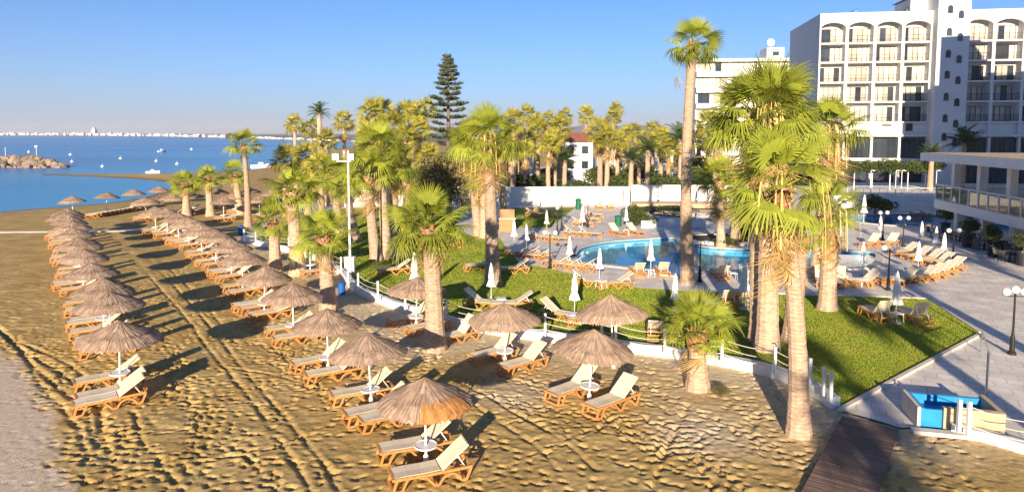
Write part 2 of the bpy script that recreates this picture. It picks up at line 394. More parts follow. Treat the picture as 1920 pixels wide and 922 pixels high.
b = N.new('ShaderNodeBump'); b.inputs['Strength'].default_value = .35; b.inputs['Distance'].default_value = .12; L.new(n2.outputs['Fac'], b.inputs['Height']); L.new(b.outputs[0], bs.inputs['Normal'])
M['sea'] = m
# clear railing glass
m, N, L, bs = mat_nodes('rail_glass'); N.remove(bs)
fr = facing_fresnel(N, L, .04)
tr = N.new('ShaderNodeBsdfTransparent'); tr.inputs['Color'].default_value = (.78,.78,.72,1); gl = N.new('ShaderNodeBsdfGlossy'); gl.inputs['Roughness'].default_value = .02
ms = N.new('ShaderNodeMixShader'); L.new(fr.outputs[0], ms.inputs[0]); L.new(tr.outputs[0], ms.inputs[1]); L.new(gl.outputs[0], ms.inputs[2]); L.new(ms.outputs[0], N['Material Output'].inputs['Surface'])
M['glass'] = m

# ------------------------------------------------------------------ coast, ground height
SEA = -0.6
coast_px = [(-900,455),(-300,418),(0,397),(60,392),(140,386),(210,380),(265,371),(305,360),(322,351),(318,344),(290,338.5),(230,334),(150,330.5),(75,328.6),
            (75,326.6),(150,326.6),(277,326.0),(335,325.2),(400,323),(480,318),(540,306),(600,286),(660,273),(720,267.5)]
coast = [G(x, y, SEA) for x, y in coast_px] + [(600,4000),(6000,6000),(9000,-800),(-160,-800)]
def seg_dist(X, Y, pts, closed=False):
    D = np.full(X.shape, 1e9); P = list(pts) + ([pts[0]] if closed else [])
    for a, b in zip(P[:-1], P[1:]):
        ax, ay = a; dx, dy = b[0]-ax, b[1]-ay; q = dx*dx + dy*dy + 1e-12
        t = np.clip(((X-ax)*dx + (Y-ay)*dy)/q, 0, 1)
        D = np.minimum(D, np.hypot(X-ax-t*dx, Y-ay-t*dy))
    return D
def inside(X, Y, pts):
    I = np.zeros(X.shape, bool); n = len(pts)
    for i in range(n):
        x1, y1 = pts[i]; x2, y2 = pts[(i+1) % n]
        if y1 == y2: continue
        c_ = ((y1 > Y) != (y2 > Y)) & (X < (x2-x1)*(Y-y1)/(y2-y1) + x1); I ^= c_
    return I
def base_h(X, Y):
    X = np.asarray(X, float); Y = np.asarray(Y, float)
    d = seg_dist(X, Y, coast, True); I = inside(X, Y, coast)
    return np.where(I, SEA + np.minimum(.6, .02 + .05*d), SEA - np.minimum(3, .02+.08*d))
def ground_at(px, py):
    z = 0.0
    for _ in range(4):
        g = G(px, py, z); z = float(base_h(np.array([g[0]]), np.array([g[1]]))[0])
    return Vector((g[0], g[1], z))

def lattice(seed):
    return np.random.RandomState(seed).rand(256, 256)
def vnoise(x, y, seed):
    A = lattice(seed); xi = np.floor(x).astype(int); yi = np.floor(y).astype(int); fx = x-xi; fy = y-yi
    fx = fx*fx*(3-2*fx); fy = fy*fy*(3-2*fy); a = xi & 255; b_ = yi & 255; a1 = (a+1) & 255; b1 = (b_+1) & 255
    return (A[a,b_]*(1-fx)*(1-fy) + A[a1,b_]*fx*(1-fy) + A[a,b1]*(1-fx)*fy + A[a1,b1]*fx*fy) - .5

# hard-surface area behind the low white wall
wall_px = [(455,452),(500,463),(560,477),(605,492),(640,516),(668,546),(720,570),(780,590),(850,611),(960,630),(1050,641),(1150,655),(1250,668),(1350,684),(1450,706),(1520,736),(1566,766)]
WALL = smooth_poly([G(x, y) for x, y in wall_px], 4)
ROW = Vector((-.582, .813, 0)); AX = Vector((.813, .582, 0))
hard = WALL + [G(1690,803), G(1748,800), G(1786,806), G(1925,846), (40,14), (140,14), (140,180), (-14,180)] + [G(600,372), G(540,388), G(470,425)]

def growth(s, step, k, end):
    out = [s]
    while abs(out[-1]-s) < abs(end-s): step *= k; out.append(out[-1] + (step if end > s else -step))
    return out
xs = np.array(growth(-23, .09, 1.022, -9000)[:0:-1] + list(np.arange(-23, 15.01, .065)) + growth(15, .09, 1.06, 9000)[1:])
ys = np.array([-800,-300,-120,-60,-30,-15,-8,-3,0,3,6,8.5,10.5,12] + list(np.arange(13, 37, .06)) + growth(37, .065, 1.011, 150)[1:] + growth(151, 2, 1.09, 9000)[1:])
X, Y = np.meshgrid(xs, ys, indexing='ij')
Z = base_h(X, Y)
near = (Y < 110) & (np.abs(X) < 120)
inH = inside(X, Y, hard)
dW = seg_dist(X, Y, WALL[::2])
left_px = [(-60,600),(0,640),(45,672),(85,720),(112,770),(128,830),(140,880),(150,930),(155,1000),(160,1200)]
LEFT = [G(*p) for p in left_px]
smoothzone = inside(X, Y, LEFT + [(-60,5),(-60,40)])
dL = seg_dist(X, Y, LEFT)
sz = np.where(smoothzone, np.clip(dL/.6 + 1.4*vnoise(X*2.2, Y*2.2, 9), 0, 1), 0)
rough = 1 - .8*sz
rel = .04*vnoise(X*.9, Y*.9, 1) + .018*vnoise(X*2.3, Y*2.3, 2) + .014*vnoise(X*4.6, Y*4.6, 3) + .026*vnoise(X*9, Y*9, 4)
# wind/rake ripples crossing the sand, broken up
rp = np.sin((X*.35 + Y*1.0)*9 + 7*vnoise(X*.7, Y*.7, 5)) * (vnoise(X*.45, Y*.45, 6) > -.05)
rel += .006*rp
rel *= rough
def groove(pts, wd, dep, ridge, seed):
    global rel
    P = np.array(pts); m = (X > P[:,0].min()-2) & (X < P[:,0].max()+2) & (Y > P[:,1].min()-2) & (Y < P[:,1].max()+2)
    d = seg_dist(X[m], Y[m], pts) + .09*vnoise(X[m]*2.2, Y[m]*2.2, seed)
    md = .1 + 1.6*np.clip(vnoise(X[m]*4, Y[m]*4, seed+1)+.5, 0, 1)
    rel[m] += (-dep*np.exp(-(d/wd)**2) + ridge*np.exp(-((d-2.1*wd)/(wd*.9))**2))*md
for k, l in enumerate([[(229,447),(250,480),(300,540),(345,590),(385,645),(430,700),(480,760),(540,850),(590,930)],
          [(243,446),(290,497),(350,560),(405,625),(455,690),(520,765),(600,860),(640,930)],
          [(255,450),(330,515),(400,590),(440,640)],
          [(835,700),(900,735),(970,775),(1050,822),(1120,880)], [(850,735),(930,785),(1010,840),(1060,900)],
          [(60,470),(40,500),(80,520),(70,545)], [(430,690),(500,700),(560,715)], [(250,770),(270,830),(330,900)],
          [(1290,760),(1270,800),(1240,860),(1225,920)], [(1410,780),(1405,850)]]):
    groove(smooth_poly([G(*p) for p in l], 4), .075, .06, .012, 20+k)
for k in range(7):     # trampled ruts beside the smooth strip
    q = [(p[0]+.25+.35*k+.2*math.sin(i*1.7+k), p[1]+.3*math.cos(i+k)) for i, p in enumerate(LEFT[:7])]
    if k < 4: groove(smooth_poly(q, 4), .09, .055, .012, 60+k)
def stamp(cx, cy, ang, ln, wd, dep):
    i0, i1 = np.searchsorted(xs, (cx-.45, cx+.45)); j0, j1 = np.searchsorted(ys, (cy-.45, cy+.45))
    if i1-i0 < 2 or j1-j0 < 2: return
    x = X[i0:i1, j0:j1]-cx; y = Y[i0:i1, j0:j1]-cy
    u = (x*math.cos(ang)+y*math.sin(ang))/ln; v = (-x*math.sin(ang)+y*math.cos(ang))/wd
    q = u*u+v*v
    rel[i0:i1, j0:j1] += dep*(-np.exp(-q*q*q*1.1)*1.0 + .16*np.exp(-((np.sqrt(q)-1.35)/.28)**2))
rs = random.Random(3)
for t in range(300):
    cx, cy = rs.uniform(-26, 13), rs.uniform(13.5, 50) if t % 3 else rs.uniform(13.5, 25)
    a = rs.choice([math.atan2(ROW.y, ROW.x), math.atan2(ROW.y, ROW.x)+math.pi, rs.uniform(0, 6.28)]) + rs.gauss(0, .3)
    for s_ in range(rs.randint(10, 30)):
        a += rs.gauss(0, .10); cx += .36*math.cos(a); cy += .36*math.sin(a); sd = .1 if s_ % 2 else -.1
        stamp(cx-sd*math.sin(a), cy+sd*math.cos(a), a+rs.gauss(0,.2), rs.uniform(.12,.17), rs.uniform(.065,.095), rs.uniform(.045,.10))
for t in range(2600):
    cx, cy = rs.uniform(-30, 13), rs.uniform(13.5, 55)
    stamp(cx, cy, rs.uniform(0, 6.28), rs.uniform(.08,.2), rs.uniform(.05,.09), rs.uniform(.01,.07))
fade = np.clip((90-Y)/25, 0, 1) * np.clip((Z-SEA)/.5, 0, 1)
rel *= fade * (1 - .93*sz)
pale = np.clip(1.15 - (dW-2.0)/5 + 1.3*vnoise(X*.35, Y*.35, 12) - np.clip((G(600,560)[0]+2-X)/6, 0, 1)*.5, 0, 1)
rel *= 1 - .35*pale*(dW < 5)
Z = Z + rel
Z = np.where(inH & (dW > .15), np.where(dW > 4, -1.9, -.12), Z)
nx, ny = X.shape
V = np.stack([X, Y, Z], -1).reshape(-1, 3)
I0 = (np.arange(nx-1)[:, None]*ny + np.arange(ny-1)[None, :]).ravel()
F = np.stack([I0, I0+ny, I0+ny+1, I0+1], -1)
me = npmesh('beach_sand', V, F, M['sand'], True)
wet = np.clip(1.5 - (base_h(X, Y)-SEA)/.12, 0, 1) * (Y > 0)
zc = np.stack([pale*.9, sz, wet, np.ones_like(sz)], -1).reshape(-1, 4).astype(np.float32)
ca = me.color_attributes.new('zone', 'FLOAT_COLOR', 'POINT'); ca.data.foreach_set('color', zc.ravel())
tag(part('beach_sand', me), kind='structure')
def sand_z(x, y):
    i = int(np.clip(np.searchsorted(xs, x), 0, nx-1)); j = int(np.clip(np.searchsorted(ys, y), 0, ny-1)); return float(Z[i, j])

# sea
sx = np.array(growth(-40, 2, 1.1, -14000)[:0:-1] + list(np.arange(-40, 60, 2.)) + growth(60, 4, 1.2, 2500))
sy = np.array([-400,-100,0,30] + list(np.arange(50, 260, 2.5)) + growth(260, 3, 1.1, 16000))
SX, SY = np.meshgrid(sx, sy, indexing='ij')
SD = np.where(inside(SX, SY, coast), 0, seg_dist(SX, SY, coast, True))
nsx, nsy = SX.shape
I0 = (np.arange(nsx-1)[:, None]*nsy + np.arange(nsy-1)[None, :]).ravel()
me = npmesh('sea', np.stack([SX, SY, np.full_like(SX, SEA)], -1).reshape(-1, 3), np.stack([I0, I0+nsy, I0+nsy+1, I0+1], -1), M['sea'], True)
sa = me.attributes.new('shallow', 'FLOAT', 'POINT'); sa.data.foreach_set('value', (np.exp(-SD/38)*.9).astype(np.float32).ravel())
tag(part('sea', me), kind='structure')

# terrace paving with pool holes
pool_px = [(1074,482),(1086,466),(1130,455),(1200,449),(1262,447),(1292,456),(1330,464),(1400,467),(1470,467),(1540,470),(1636,474),(1648,488),(1630,502),(1560,506),(1480,508),(1400,509),(1330,511),(1296,520),(1240,515),(1190,505),(1130,498),(1086,493)]
pool2_px = [(1215,397),(1260,389),(1330,386),(1420,387),(1490,394),(1492,403),(1420,410),(1330,411),(1260,409),(1220,404)]
pool3_px = [(1588,413),(1600,405),(1680,402),(1760,404),(1930,411),(1930,437),(1860,436),(1780,431),(1700,425),(1640,421)]
POOLS = [smooth_poly([G(*p) for p in q], 5, True) for q in (pool_px, pool2_px, pool3_px)]
TZ = .03
sheet('terrace', [hard] + POOLS, TZ, M['paving'])
for k, pl in enumerate(POOLS):
    nm = 'pool'
    b = MB(); n = len(pl)
    for i in range(n):
        a = pl[i]; c_ = pl[(i+1) % n]
        b.add([(a[0],a[1],TZ-.002),(c_[0],c_[1],TZ-.002),(c_[0],c_[1],-1.0),(a[0],a[1],-1.0)], [(0,1,2,3)])
    wob = b.obj('pool_wall', M['pooltile']); tag(wob, kind='structure')
    sheet('pool_floor', [pl], -.98, M['pooltile'])
    sheet('pool_water', [pl], -.06, M['poolwater'])
    cp = strip_wall(pl + [pl[0], pl[1]], .55, TZ+.002, TZ+.07).obj('pool_coping', M['coping']); tag(cp, kind='structure')
# lawns
lawn_px = [(1740,563),(1640,558),(1560,556),(1400,553),(1290,547),(1200,541),(1110,524),(1040,507),(975,494),(952,472),(938,448),(880,442),(850,426),(868,402),(800,392),(700,389),(630,392),(560,409),(476,447)]
inner = [(p[0]+.05, p[1]+.28) for p in WALL]
LAWN = [G(1572,768)] + [G(1836,626)] + [G(*p) for p in lawn_px] + inner[1:-1]
LAWN2 = [G(*p) for p in [(962,390),(1080,389),(1058,405),(1030,428),(946,426)]]
sheet('lawn', [LAWN], TZ+.02, M['lawn']); sheet('lawn', [LAWN2], TZ+.02, M['lawn'])
kb = strip_wall([G(1573,773), G(1700,703), G(1838,629)], .16, TZ, TZ+.10).obj('lawn_kerb', M['coping']); tag(kb, kind='structure')
kb = strip_wall([G(1838,625), G(1742,561), G(1560,553), G(1400,550)], .14, TZ, TZ+.05).obj('lawn_kerb', M['coping']); tag(kb, kind='structure')
# short grass standing on the lawns
rg = np.random.RandomState(5); NB = 230000
u = rg.rand(NB*3); YY = 1/(1/20 - u*(1/20-1/75)); XX = (rg.rand(NB*3)*1.6-.75)*YY
ok = (inside(XX, YY, LAWN) | inside(XX, YY, LAWN2)); XX = XX[ok][:NB]; YY = YY[ok][:NB]; nb = len(XX)
th = rg.rand(nb)*6.28; hh = (.012+.022*rg.rand(nb))*(1+YY/60); ww = .012*(1+YY/25)
dx = np.cos(th)*ww; dy = np.sin(th)*ww; lx = rg.randn(nb)*.02; ly = rg.randn(nb)*.02
Vg = np.empty((nb, 3, 3)); z0 = TZ+.02
Vg[:,0] = np.stack([XX-dx, YY-dy, np.full(nb, z0)], -1); Vg[:,1] = np.stack([XX+dx, YY+dy, np.full(nb, z0)], -1); Vg[:,2] = np.stack([XX+lx, YY+ly, z0+hh], -1)
g = part('grass', npmesh('grass', Vg.reshape(-1,3), np.arange(nb*3).reshape(-1,3), M['blade']))
tag(g, 'short green lawn grass between low wall and pool', 'grass', kind='stuff')

# cross path of concrete over the beach
pth = [G(-80,436), G(200,433.5), G(330,431), G(452,429)]
ps = MB()
ps = strip_wall(pth, .9, -.05, .06).obj('beach_path', M['coping']); tag(ps, kind='structure')

# ------------------------------------------------------------------ low wall, posts and ropes
lw = strip_wall(WALL, .34, -.35, .42).obj('low_wall', M['white']); tag(lw, 'curving low white wall between the beach sand and the lawn', 'wall')
def rope_fence(posts, label, hpost=1.0, zb=.42, extra=None):
    t = thing('rope_fence', label, 'fence')
    tops = []
    for (px, py) in posts:
        x, y = G(px, py, zb)
        MB().box(x-.05, x+.05, y-.05, y+.05, zb-.02, zb+hpost).obj('post', M['white'], t); tops.append(Vector((x, y, zb)))
    if extra: tops.append(extra)
    for a, b_ in zip(tops[:-1], tops[1:]):
        for hz in (.28, .55, .85):
            pts = [a.lerp(b_, k/8) + Vector((0,0,hz*hpost - .10*math.sin(math.pi*k/8))) for k in range(9)]
            MB().tube(pts, .013, 5).obj('rope', M['rope'], t)
    return t
rope_fence([(458,452),(480,456),(510,461),(542,468),(575,478),(610,490),(640,510)], 'white rope fence on the low wall at its parasol row end', 1.0)
rope_fence([(653,527),(672,544),(709,561),(760,579),(838,600),(930,618),(1022,629),(1128,643),(1154,646),(1246,661),(1353,675),(1452,699),(1518,723),(1544,741),(1557,751)], 'long white rope fence along the low wall between sand and lawn', 1.0)

# ------------------------------------------------------------------ kinds of furniture
def lounger_spec(back_deg):
    sp = []
    def side(y):
        b = MB(); P = lambda x, z: (x-1.0, y, z)
        b.path([P(.0,.335), P(.75,.325), P(1.94,.345)], .05, .07)
        b.path([P(.03,.34), P(-.06,.03)], .055, .06)
        b.path([P(-.06,.03), P(.16,.03), P(.30,.31)], .05, .05)
        b.path([P(.72,.31), P(.98,.03), P(1.10,.03), P(1.20,.18), P(1.32,.25), P(1.47,.25), P(1.58,.17), P(1.68,.03), P(1.80,.03), P(1.93,.33)], .05, .055)
        return b.mesh('side_frame', M['resin'])
    sp.append(('side_frame', side(-.31))); sp.append(('side_frame', side(.31)))
    sp.append(('foot_rail', MB().bar((-1.05,-.335,.34), (-1.05,.335,.34), .07, .06).mesh('foot_rail', M['resin'])))
    sp.append(('foot_bar', MB().bar((-1.06,-.31,.03), (-1.06,.31,.03), .06, .05).mesh('foot_bar', M['resin'])))
    for x_, z_ in ((.02,.05), (.75,.05), (.94,.345), (.16,.31)):
        sp.append(('crossbar', MB().bar((x_,-.31,z_), (x_,.31,z_), .05, .05).mesh('crossbar', M['resin'])))
    b = MB(); n = 8
    def slab(pts, hw, t):
        vs = []
        for x, z in pts: vs += [(x,-hw,z),(x,0,z-.012),(x,hw,z),(x,hw,z-t),(x,0,z-t-.012),(x,-hw,z-t)]
        fs = []
        for i in range(len(pts)-1):
            for k in range(6): a = 6*i+k; c_ = 6*i+(k+1) % 6; fs.append((a, a+6, c_+6, c_))
        e = 6*(len(pts)-1); fs += [tuple(range(6)), tuple(range(e+5, e-1, -1))]
        return MB().add(vs, fs)
    sp.append(('seat_sling', slab([(-1.02,.372),(-.7,.382),(-.3,.374),(.14,.388)], .285, .014).mesh('seat_sling', M['sling'], False)))
    a = R(back_deg); hx, hz = .17, .39; q = lambda s: (hx+s*math.cos(a), hz+s*math.sin(a))
    sp.append(('back_sling', slab([q(0), q(.3), q(.6), q(.84)], .275, .014).mesh('back_sling', M['sling'])))
    b = MB(); p0 = q(0); p1 = q(.86)
    for y in (-.29, .29): b.bar((p0[0], y, p0[1]-.02), (p1[0], y, p1[1]-.02), .03, .035)
    b.bar((p1[0], -.3, p1[1]-.02), (p1[0], .3, p1[1]-.02), .04, .035)
    sp.append(('back_frame', b.mesh('back_frame', M['sling'])))
    if back_deg > 15:
        pm = q(.5)
        for y in (-.2, .2): sp.append(('prop', MB().bar((pm[0], y, pm[1]-.03), (.78, y, .34), .025, .025).mesh('prop', M['plastic'])))
    return sp
LOUNGE = {d: lounger_spec(d) for d in (10, 33, 38, 50)}
def lounger(loc, ang, label, group, back=33, scale=1.0):
    return build('sun_lounger', LOUNGE[back], label, 'lounger', loc, ang, group, scale*1.06)

# thatched parasol
PROF = [(.015,2.41),(.10,2.37),(.30,2.28),(.55,2.175),(.80,2.08),(1.05,1.995),(1.20,1.94),(1.33,1.86)]
def prof(r):
    for (r0, z0), (r1, z1) in zip(PROF[:-1], PROF[1:]):
        if r <= r1: return z0 + (z1-z0)*(r-r0)/(r1-r0)
    return PROF[-1][1] - (r-1.33)*1.0
def tier(r0, r1, n, lift, seed, m, a0=0, a1=2*math.pi, wd=.03):
    q = random.Random(seed); b = MB()
    for i in range(n):
        a = q.uniform(a0, a1); s = max(.01, r0+q.uniform(-.03,.10)); e = r1+q.gauss(0,.025); l = lift*q.uniform(.3,1.5); da = q.gauss(0,.035)
        w0 = wd*q.uniform(.5,1.2); vs = []
        for k, t in enumerate((0, .55, 1)):
            r = s+(e-s)*t; aa = a+da*t; ww = w0*(.5, 1, .55)[k]*min(1, .15+r*1.3); z = prof(r)+l*(1-.15*t) - (.02*t*t if r1 > 1.2 else 0)
            x, y = r*math.cos(aa), r*math.sin(aa); tx, ty = -math.sin(aa)*ww, math.cos(aa)*ww; tz = q.uniform(-.006,.006)
            vs += [(x-tx, y-ty, z+tz), (x+tx, y+ty, z-tz)]
        b.add(vs, [(0,1,3,2), (2,3,5,4)])
    return b.mesh('thatch_tier', m)
def cone_mesh():
    b = MB(); n = 32
    pr = [(r*.985, z-.015) for r, z in PROF] + [(1.24, 1.88), (.8, 2.03), (.3, 2.21), (.02, 2.33)]
    b.lathe(pr, n); return b.mesh('thatch_lining', M['thatch'])
CONE = cone_mesh()
bp = MB().tube([(0,0,-.25),(0,0,2.36)], .032, 10).mesh('pole', M['pole'])
bc = MB().lathe([(.075,-.15),(.075,.30),(.055,.34),(.035,.35)], 12).mesh('pole_sleeve', M['pole'])
bt = MB().lathe([(.05,.54),(.28,.565),(.335,.575),(.345,.60),(.335,.625),(.31,.622),(.29,.608),(.05,.608)], 28).mesh('table_top', M['plastic'])
br = MB()
for k in range(8):
    a = k*math.pi/4; br.bar((.04*math.cos(a), .04*math.sin(a), 2.26), (1.2*math.cos(a), 1.2*math.sin(a), 1.86), .03, .03)
br = br.mesh('rib_frame', M['bark'])
PARA = []
for sd in range(3):
    PARA.append([('pole', bp), ('pole_sleeve', bc), ('table_top', bt), ('rib_frame', br), ('thatch_lining', CONE),
        ('thatch_tier', tier(.72, 1.36, 1500, .035, 10+sd, M['thatch'])), ('thatch_tier', tier(.30, .93, 1000, .075, 20+sd, M['thatch'])), ('thatch_tier', tier(.0, .52, 600, .09, 30+sd, M['thatch']))])
PATCH = tier(.74, 1.38, 420, .06, 77, M['thatchnew'], R(262), R(335))
def parasol(loc, label, group, i, scale=(1,1,1), table=True):
    t = build('thatched_parasol', [s_ for s_ in PARA[i % 3] if table or s_[0] != 'table_top'], label, 'parasol', loc, rnd.uniform(0, 6.28), group, scale)
    t.rotation_euler = (rnd.gauss(0,.028), rnd.gauss(0,.028), rnd.uniform(0, 6.28))
    k_ = rnd.uniform(.95, 1.05); t.scale = (t.scale[0]*k_, t.scale[1]*k_, t.scale[2])
    return t

ORD = ['first','second','third','fourth','fifth','sixth','seventh','eighth','ninth','tenth','eleventh','twelfth','thirteenth','fourteenth','fifteenth','sixteenth']
def apex_place(px, py, h=2.47):
    """foot of a parasol of usual height whose tip shows at this pixel"""
    z = 0.
    for _ in range(3):
        g = G(px, py, z+h); z = float(base_h(np.array([g[0]]), np.array([g[1]]))[0])
    return Vector((g[0], g[1], z))
LOUNGERS = []
def try_lounger(p, ang, label, group, back=33):
    z = float(base_h(np.array([p.x]), np.array([p.y]))[0])
    return lounger((p.x, p.y, z + .015), ang, label, group, back)
rowA = [(219,604),(203,548),(190,523),(171,494),(152,467),(146,445),(139,428),(135,414),(127,405),(121,397),(124,391)]
rowB = [(797,712),(694,629),(613,581),(547,533),(493,501),(453,470),(432,450),(402,433),(377,420),(353,407),(333,400),(312,392),(291,388)]
axA = math.atan2(.585, .811)
for i, (px, py) in enumerate(rowA):
    p = apex_place(px, py); o_ = ORD[i]
    parasol(p, 'grey-brown thatched parasol, %s from the boardwalk end of the seaward row' % o_, 'parasols of the seaward row', i)
    c = Vector((math.cos(axA), math.sin(axA), 0)); r = Vector((-c.y, c.x, 0))
    if i == 0:
        offs = [(-1.05,'in the touching pair by'), (-1.72,'in the touching pair by'), (.62,'standing alone beside')]
    else:
        offs = [(-.80,'on the boardwalk side of'), (.85,'on the breakwater side of')]
        if i in (2, 4, 6): offs.append((1.55, 'second out on the breakwater side of'))
    for k, (d, ph) in enumerate(offs):
        q = p + r*d + c*rnd.uniform(-.25,.1) - c*.15
        try_lounger(q, axA + rnd.gauss(0,.04), 'cream lounger %s the %s seaward-row parasol from the boardwalk' % (ph, o_), 'loungers of the seaward row', 33 if i < 2 or rnd.random() < .6 else 38)
for i, (px, py) in enumerate(rowB):
    p = apex_place(px, py); o_ = ORD[i]
    lab = 'grey-brown thatched parasol, %s from the boardwalk end of the middle row' % o_
    if i == 0: lab = 'thatched parasol with a patch of fresh orange straw on its rim'
    t = parasol(p, lab, None if i == 0 else 'parasols of the middle row', i)
    if i == 0:
        t.rotation_euler = (0, 0, R(10))
        pt = part('thatch_patch', PATCH, t); pt['label'] = 'patch of fresh orange straw'
    ang = R(21) if i == 0 else (R(27) if i < 4 else axA)
    c = Vector((math.cos(ang), math.sin(ang), 0)); r = Vector((-c.y, c.x, 0))
    offs = [(-.85,'on the boardwalk side of', 0), (.72,'on the breakwater side of', -.05)]
    if i == 1: offs = [(.70,'on the breakwater side of', 0), (-1.0,'in the touching pair by', .1), (-1.66,'in the touching pair by', .2)]
    if i in (4, 6, 9): offs.append((1.45, 'second out on the breakwater side of', 0))
    for k, (d, ph, sh) in enumerate(offs):
        q = p + r*d + c*(sh + (rnd.uniform(-.15,.15) if i else -.02))
        try_lounger(q, ang + (rnd.gauss(0,.05) if i else 0), 'cream lounger %s the %s middle-row parasol from the boardwalk' % (ph, o_), 'loungers of the middle row', 38 if i < 3 else (33 if rnd.random() < .7 else 10))
# parasols close to the low wall
rowC = [(1105,620,2.55,'between the young palm and the middle row',41), (947,570,2.5,'second from the young palm by the rope fence',40), (779,521,2.45,'shading loungers behind the thick palm trunk',33),
        (580,443,2.5,'beside the grey cabinet end of the fence',33), (1152,557,2.85,'standing right against the low wall and fence posts',0)]
for i, (px, py, h, ph, a) in enumerate(rowC):
    p = apex_place(px, py, h)
    parasol(p, 'pinkish thatched parasol on pale sand %s' % ph, 'parasols near the low wall', i, (1,1,h/2.47), table=(i != 4))
    if i == 4: continue
    ang = R(a); c = Vector((math.cos(ang), math.sin(ang), 0)); r = Vector((-c.y, c.x, 0))
    for d, side_ in ((-.85, 'nearer the boardwalk'), (.80, 'farther from the boardwalk')):
        if i == 3 and d > 0: continue
        q = p + r*d + c*(.28 if d < 0 else .1)
        try_lounger(q, ang + rnd.gauss(0,.03), '%s cream lounger under the parasol %s' % (side_.split()[0].replace('nearer','boardwalk-side').replace('farther','conifer-side'), ph), 'loungers near the low wall', 38)
q = G3(858,640); try_lounger(q, R(35), 'reclined cream lounger between thick palm trunk and low wall', 'loungers near the low wall', 50)
# beyond the concrete path
far_par = [(136,368),(198,361),(250,355),(298,350),(273,370),(321,364),(362,360),(407,353),(418,370),(440,361),(470,352),(486,368),(510,356)]
for i, (px, py) in enumerate(far_par):
    p = apex_place(px, py)
    wtr = i < 4
    parasol(p, ('thatched parasol at the water edge beyond the concrete beach path, %s from the breakwater' % ORD[i]) if wtr else 'thatched parasol among palms beyond the concrete path, %s inland from the water' % ORD[i-4],
            'parasols at the water edge' if wtr else 'parasols among the far palms', i)
    c = Vector((math.cos(axA), math.sin(axA), 0)); r = Vector((-c.y, c.x, 0))
    for d in (-.85, .85) if i > 3 else ():
        try_lounger(p + r*d + c*rnd.uniform(-.2,.3), axA + rnd.gauss(0,.08), 'cream lounger %s the %s parasol inland beyond the concrete path' % ('before' if d < 0 else 'behind', ORD[i-4]), 'loungers beyond the beach path', rnd.choice((10, 33)))
for k in range(13):      # the dense line of loungers waiting by the water
    q = ground_at(163 + k*8.3, 410 - k*1.45)
    try_lounger(q, axA + rnd.gauss(0,.1), 'lounger in the close-packed line by the water beyond the concrete path', 'close-packed loungers by the water', 33 if k > 8 else 10)

# closed white parasols, tables, lamps
def pleat(i, j, t):
    return 1 + (.22 if j % 2 else -.12) * (0 if i in (0, 1) else (.6 if i < 6 else 1))
cz = [(.02,2.55),(.045,2.50),(.09,2.2),(.125,1.8),(.145,1.55),(.115,1.42),(.125,1.36),(.19,1.12),(.235,.95),(.20,.94)]
closed = [('pole', MB().tube([(0,0,0),(0,0,2.6)], .022, 8).mesh('pole', M['pole'])), ('base', MB().lathe([(.24,0),(.24,.05),(.06,.09),(.045,.3),(.02,.31)], 14).mesh('base', M['greybox'])),
          ('folded_canopy', MB().lathe([(r*1.15, z) for r, z in cz], 16, pleat).mesh('folded_canopy', M['canvas'])), ('tie', MB().lathe([(.16,1.40),(.165,1.43),(.16,1.46)], 12).mesh('tie', M['canvas']))]
def closed_par(px, ytop, ybot, label):
    g = G3(px, ybot, TZ); g = Vector((g.x, g.y, TZ + (.02 if inside(np.array([g.x]), np.array([g.y]), LAWN)[0] else 0)))
    h = max(2.1, min(3.6, atY(px, ytop, g.y).z)); s_ = h/2.6
    return build('closed_parasol', closed, label, 'parasol', g, rnd.uniform(0,1), 'closed white parasols', (min(1.1, s_)*1.05, min(1.1, s_)*1.05, s_))
b = MB().box(-.24,.24,-.24,.24,.42,.46); tl = [('table_top', b.mesh('table_top', M['plastic']))]
for sx_ in (-1,1):
    for sy_ in (-1,1): tl.append(('leg', MB().bar((sx_*.24, sy_*.24, 0), (sx_*.20, sy_*.20, .42), .05, .03).mesh('leg', M['plastic'])))
def side_table(px, py, label):
    g = G(px, py, TZ); z = TZ + (.02 if inside(np.array([g[0]]), np.array([g[1]]), LAWN)[0] else 0)
    return build('side_table', tl, label, 'table', (g[0], g[1], z), rnd.uniform(0,1.5), 'white plastic side tables')
def lamp_spec(h, globes):
    s_ = [('post', MB().lathe([(.16,0),(.16,.10),(.10,.16),(.085,.75),(.06,.82),(.045,1.0),(.036,h-.1),(.05,h-.05),(.02,h)], 12).mesh('post', M['black']))]
    b = MB().bar((-.36,0,h-.12), (.36,0,h-.12), .035, .035); s_.append(('crossarm', b.mesh('crossarm', M['black'])))
    for x, z in globes: s_.append(('globe', MB().sphere((x, 0, z+h), .17, 16, 10).mesh('globe', M['globe'], True)))
    return s_
def lamp(px, ytop, ybot, label, n=2, rz=0):
    g = G3(px, ybot, TZ); h = max(2.2, atY(px, ytop, g.y).z - TZ)
    gl = [(-.36,.06),(.36,.06)] + ([(0,.16)] if n == 3 else [])
    return build('globe_lamp', lamp_spec(h, gl if n > 1 else [(0,.1)]), label, 'lamp', g, rz, 'black globe lamp posts')

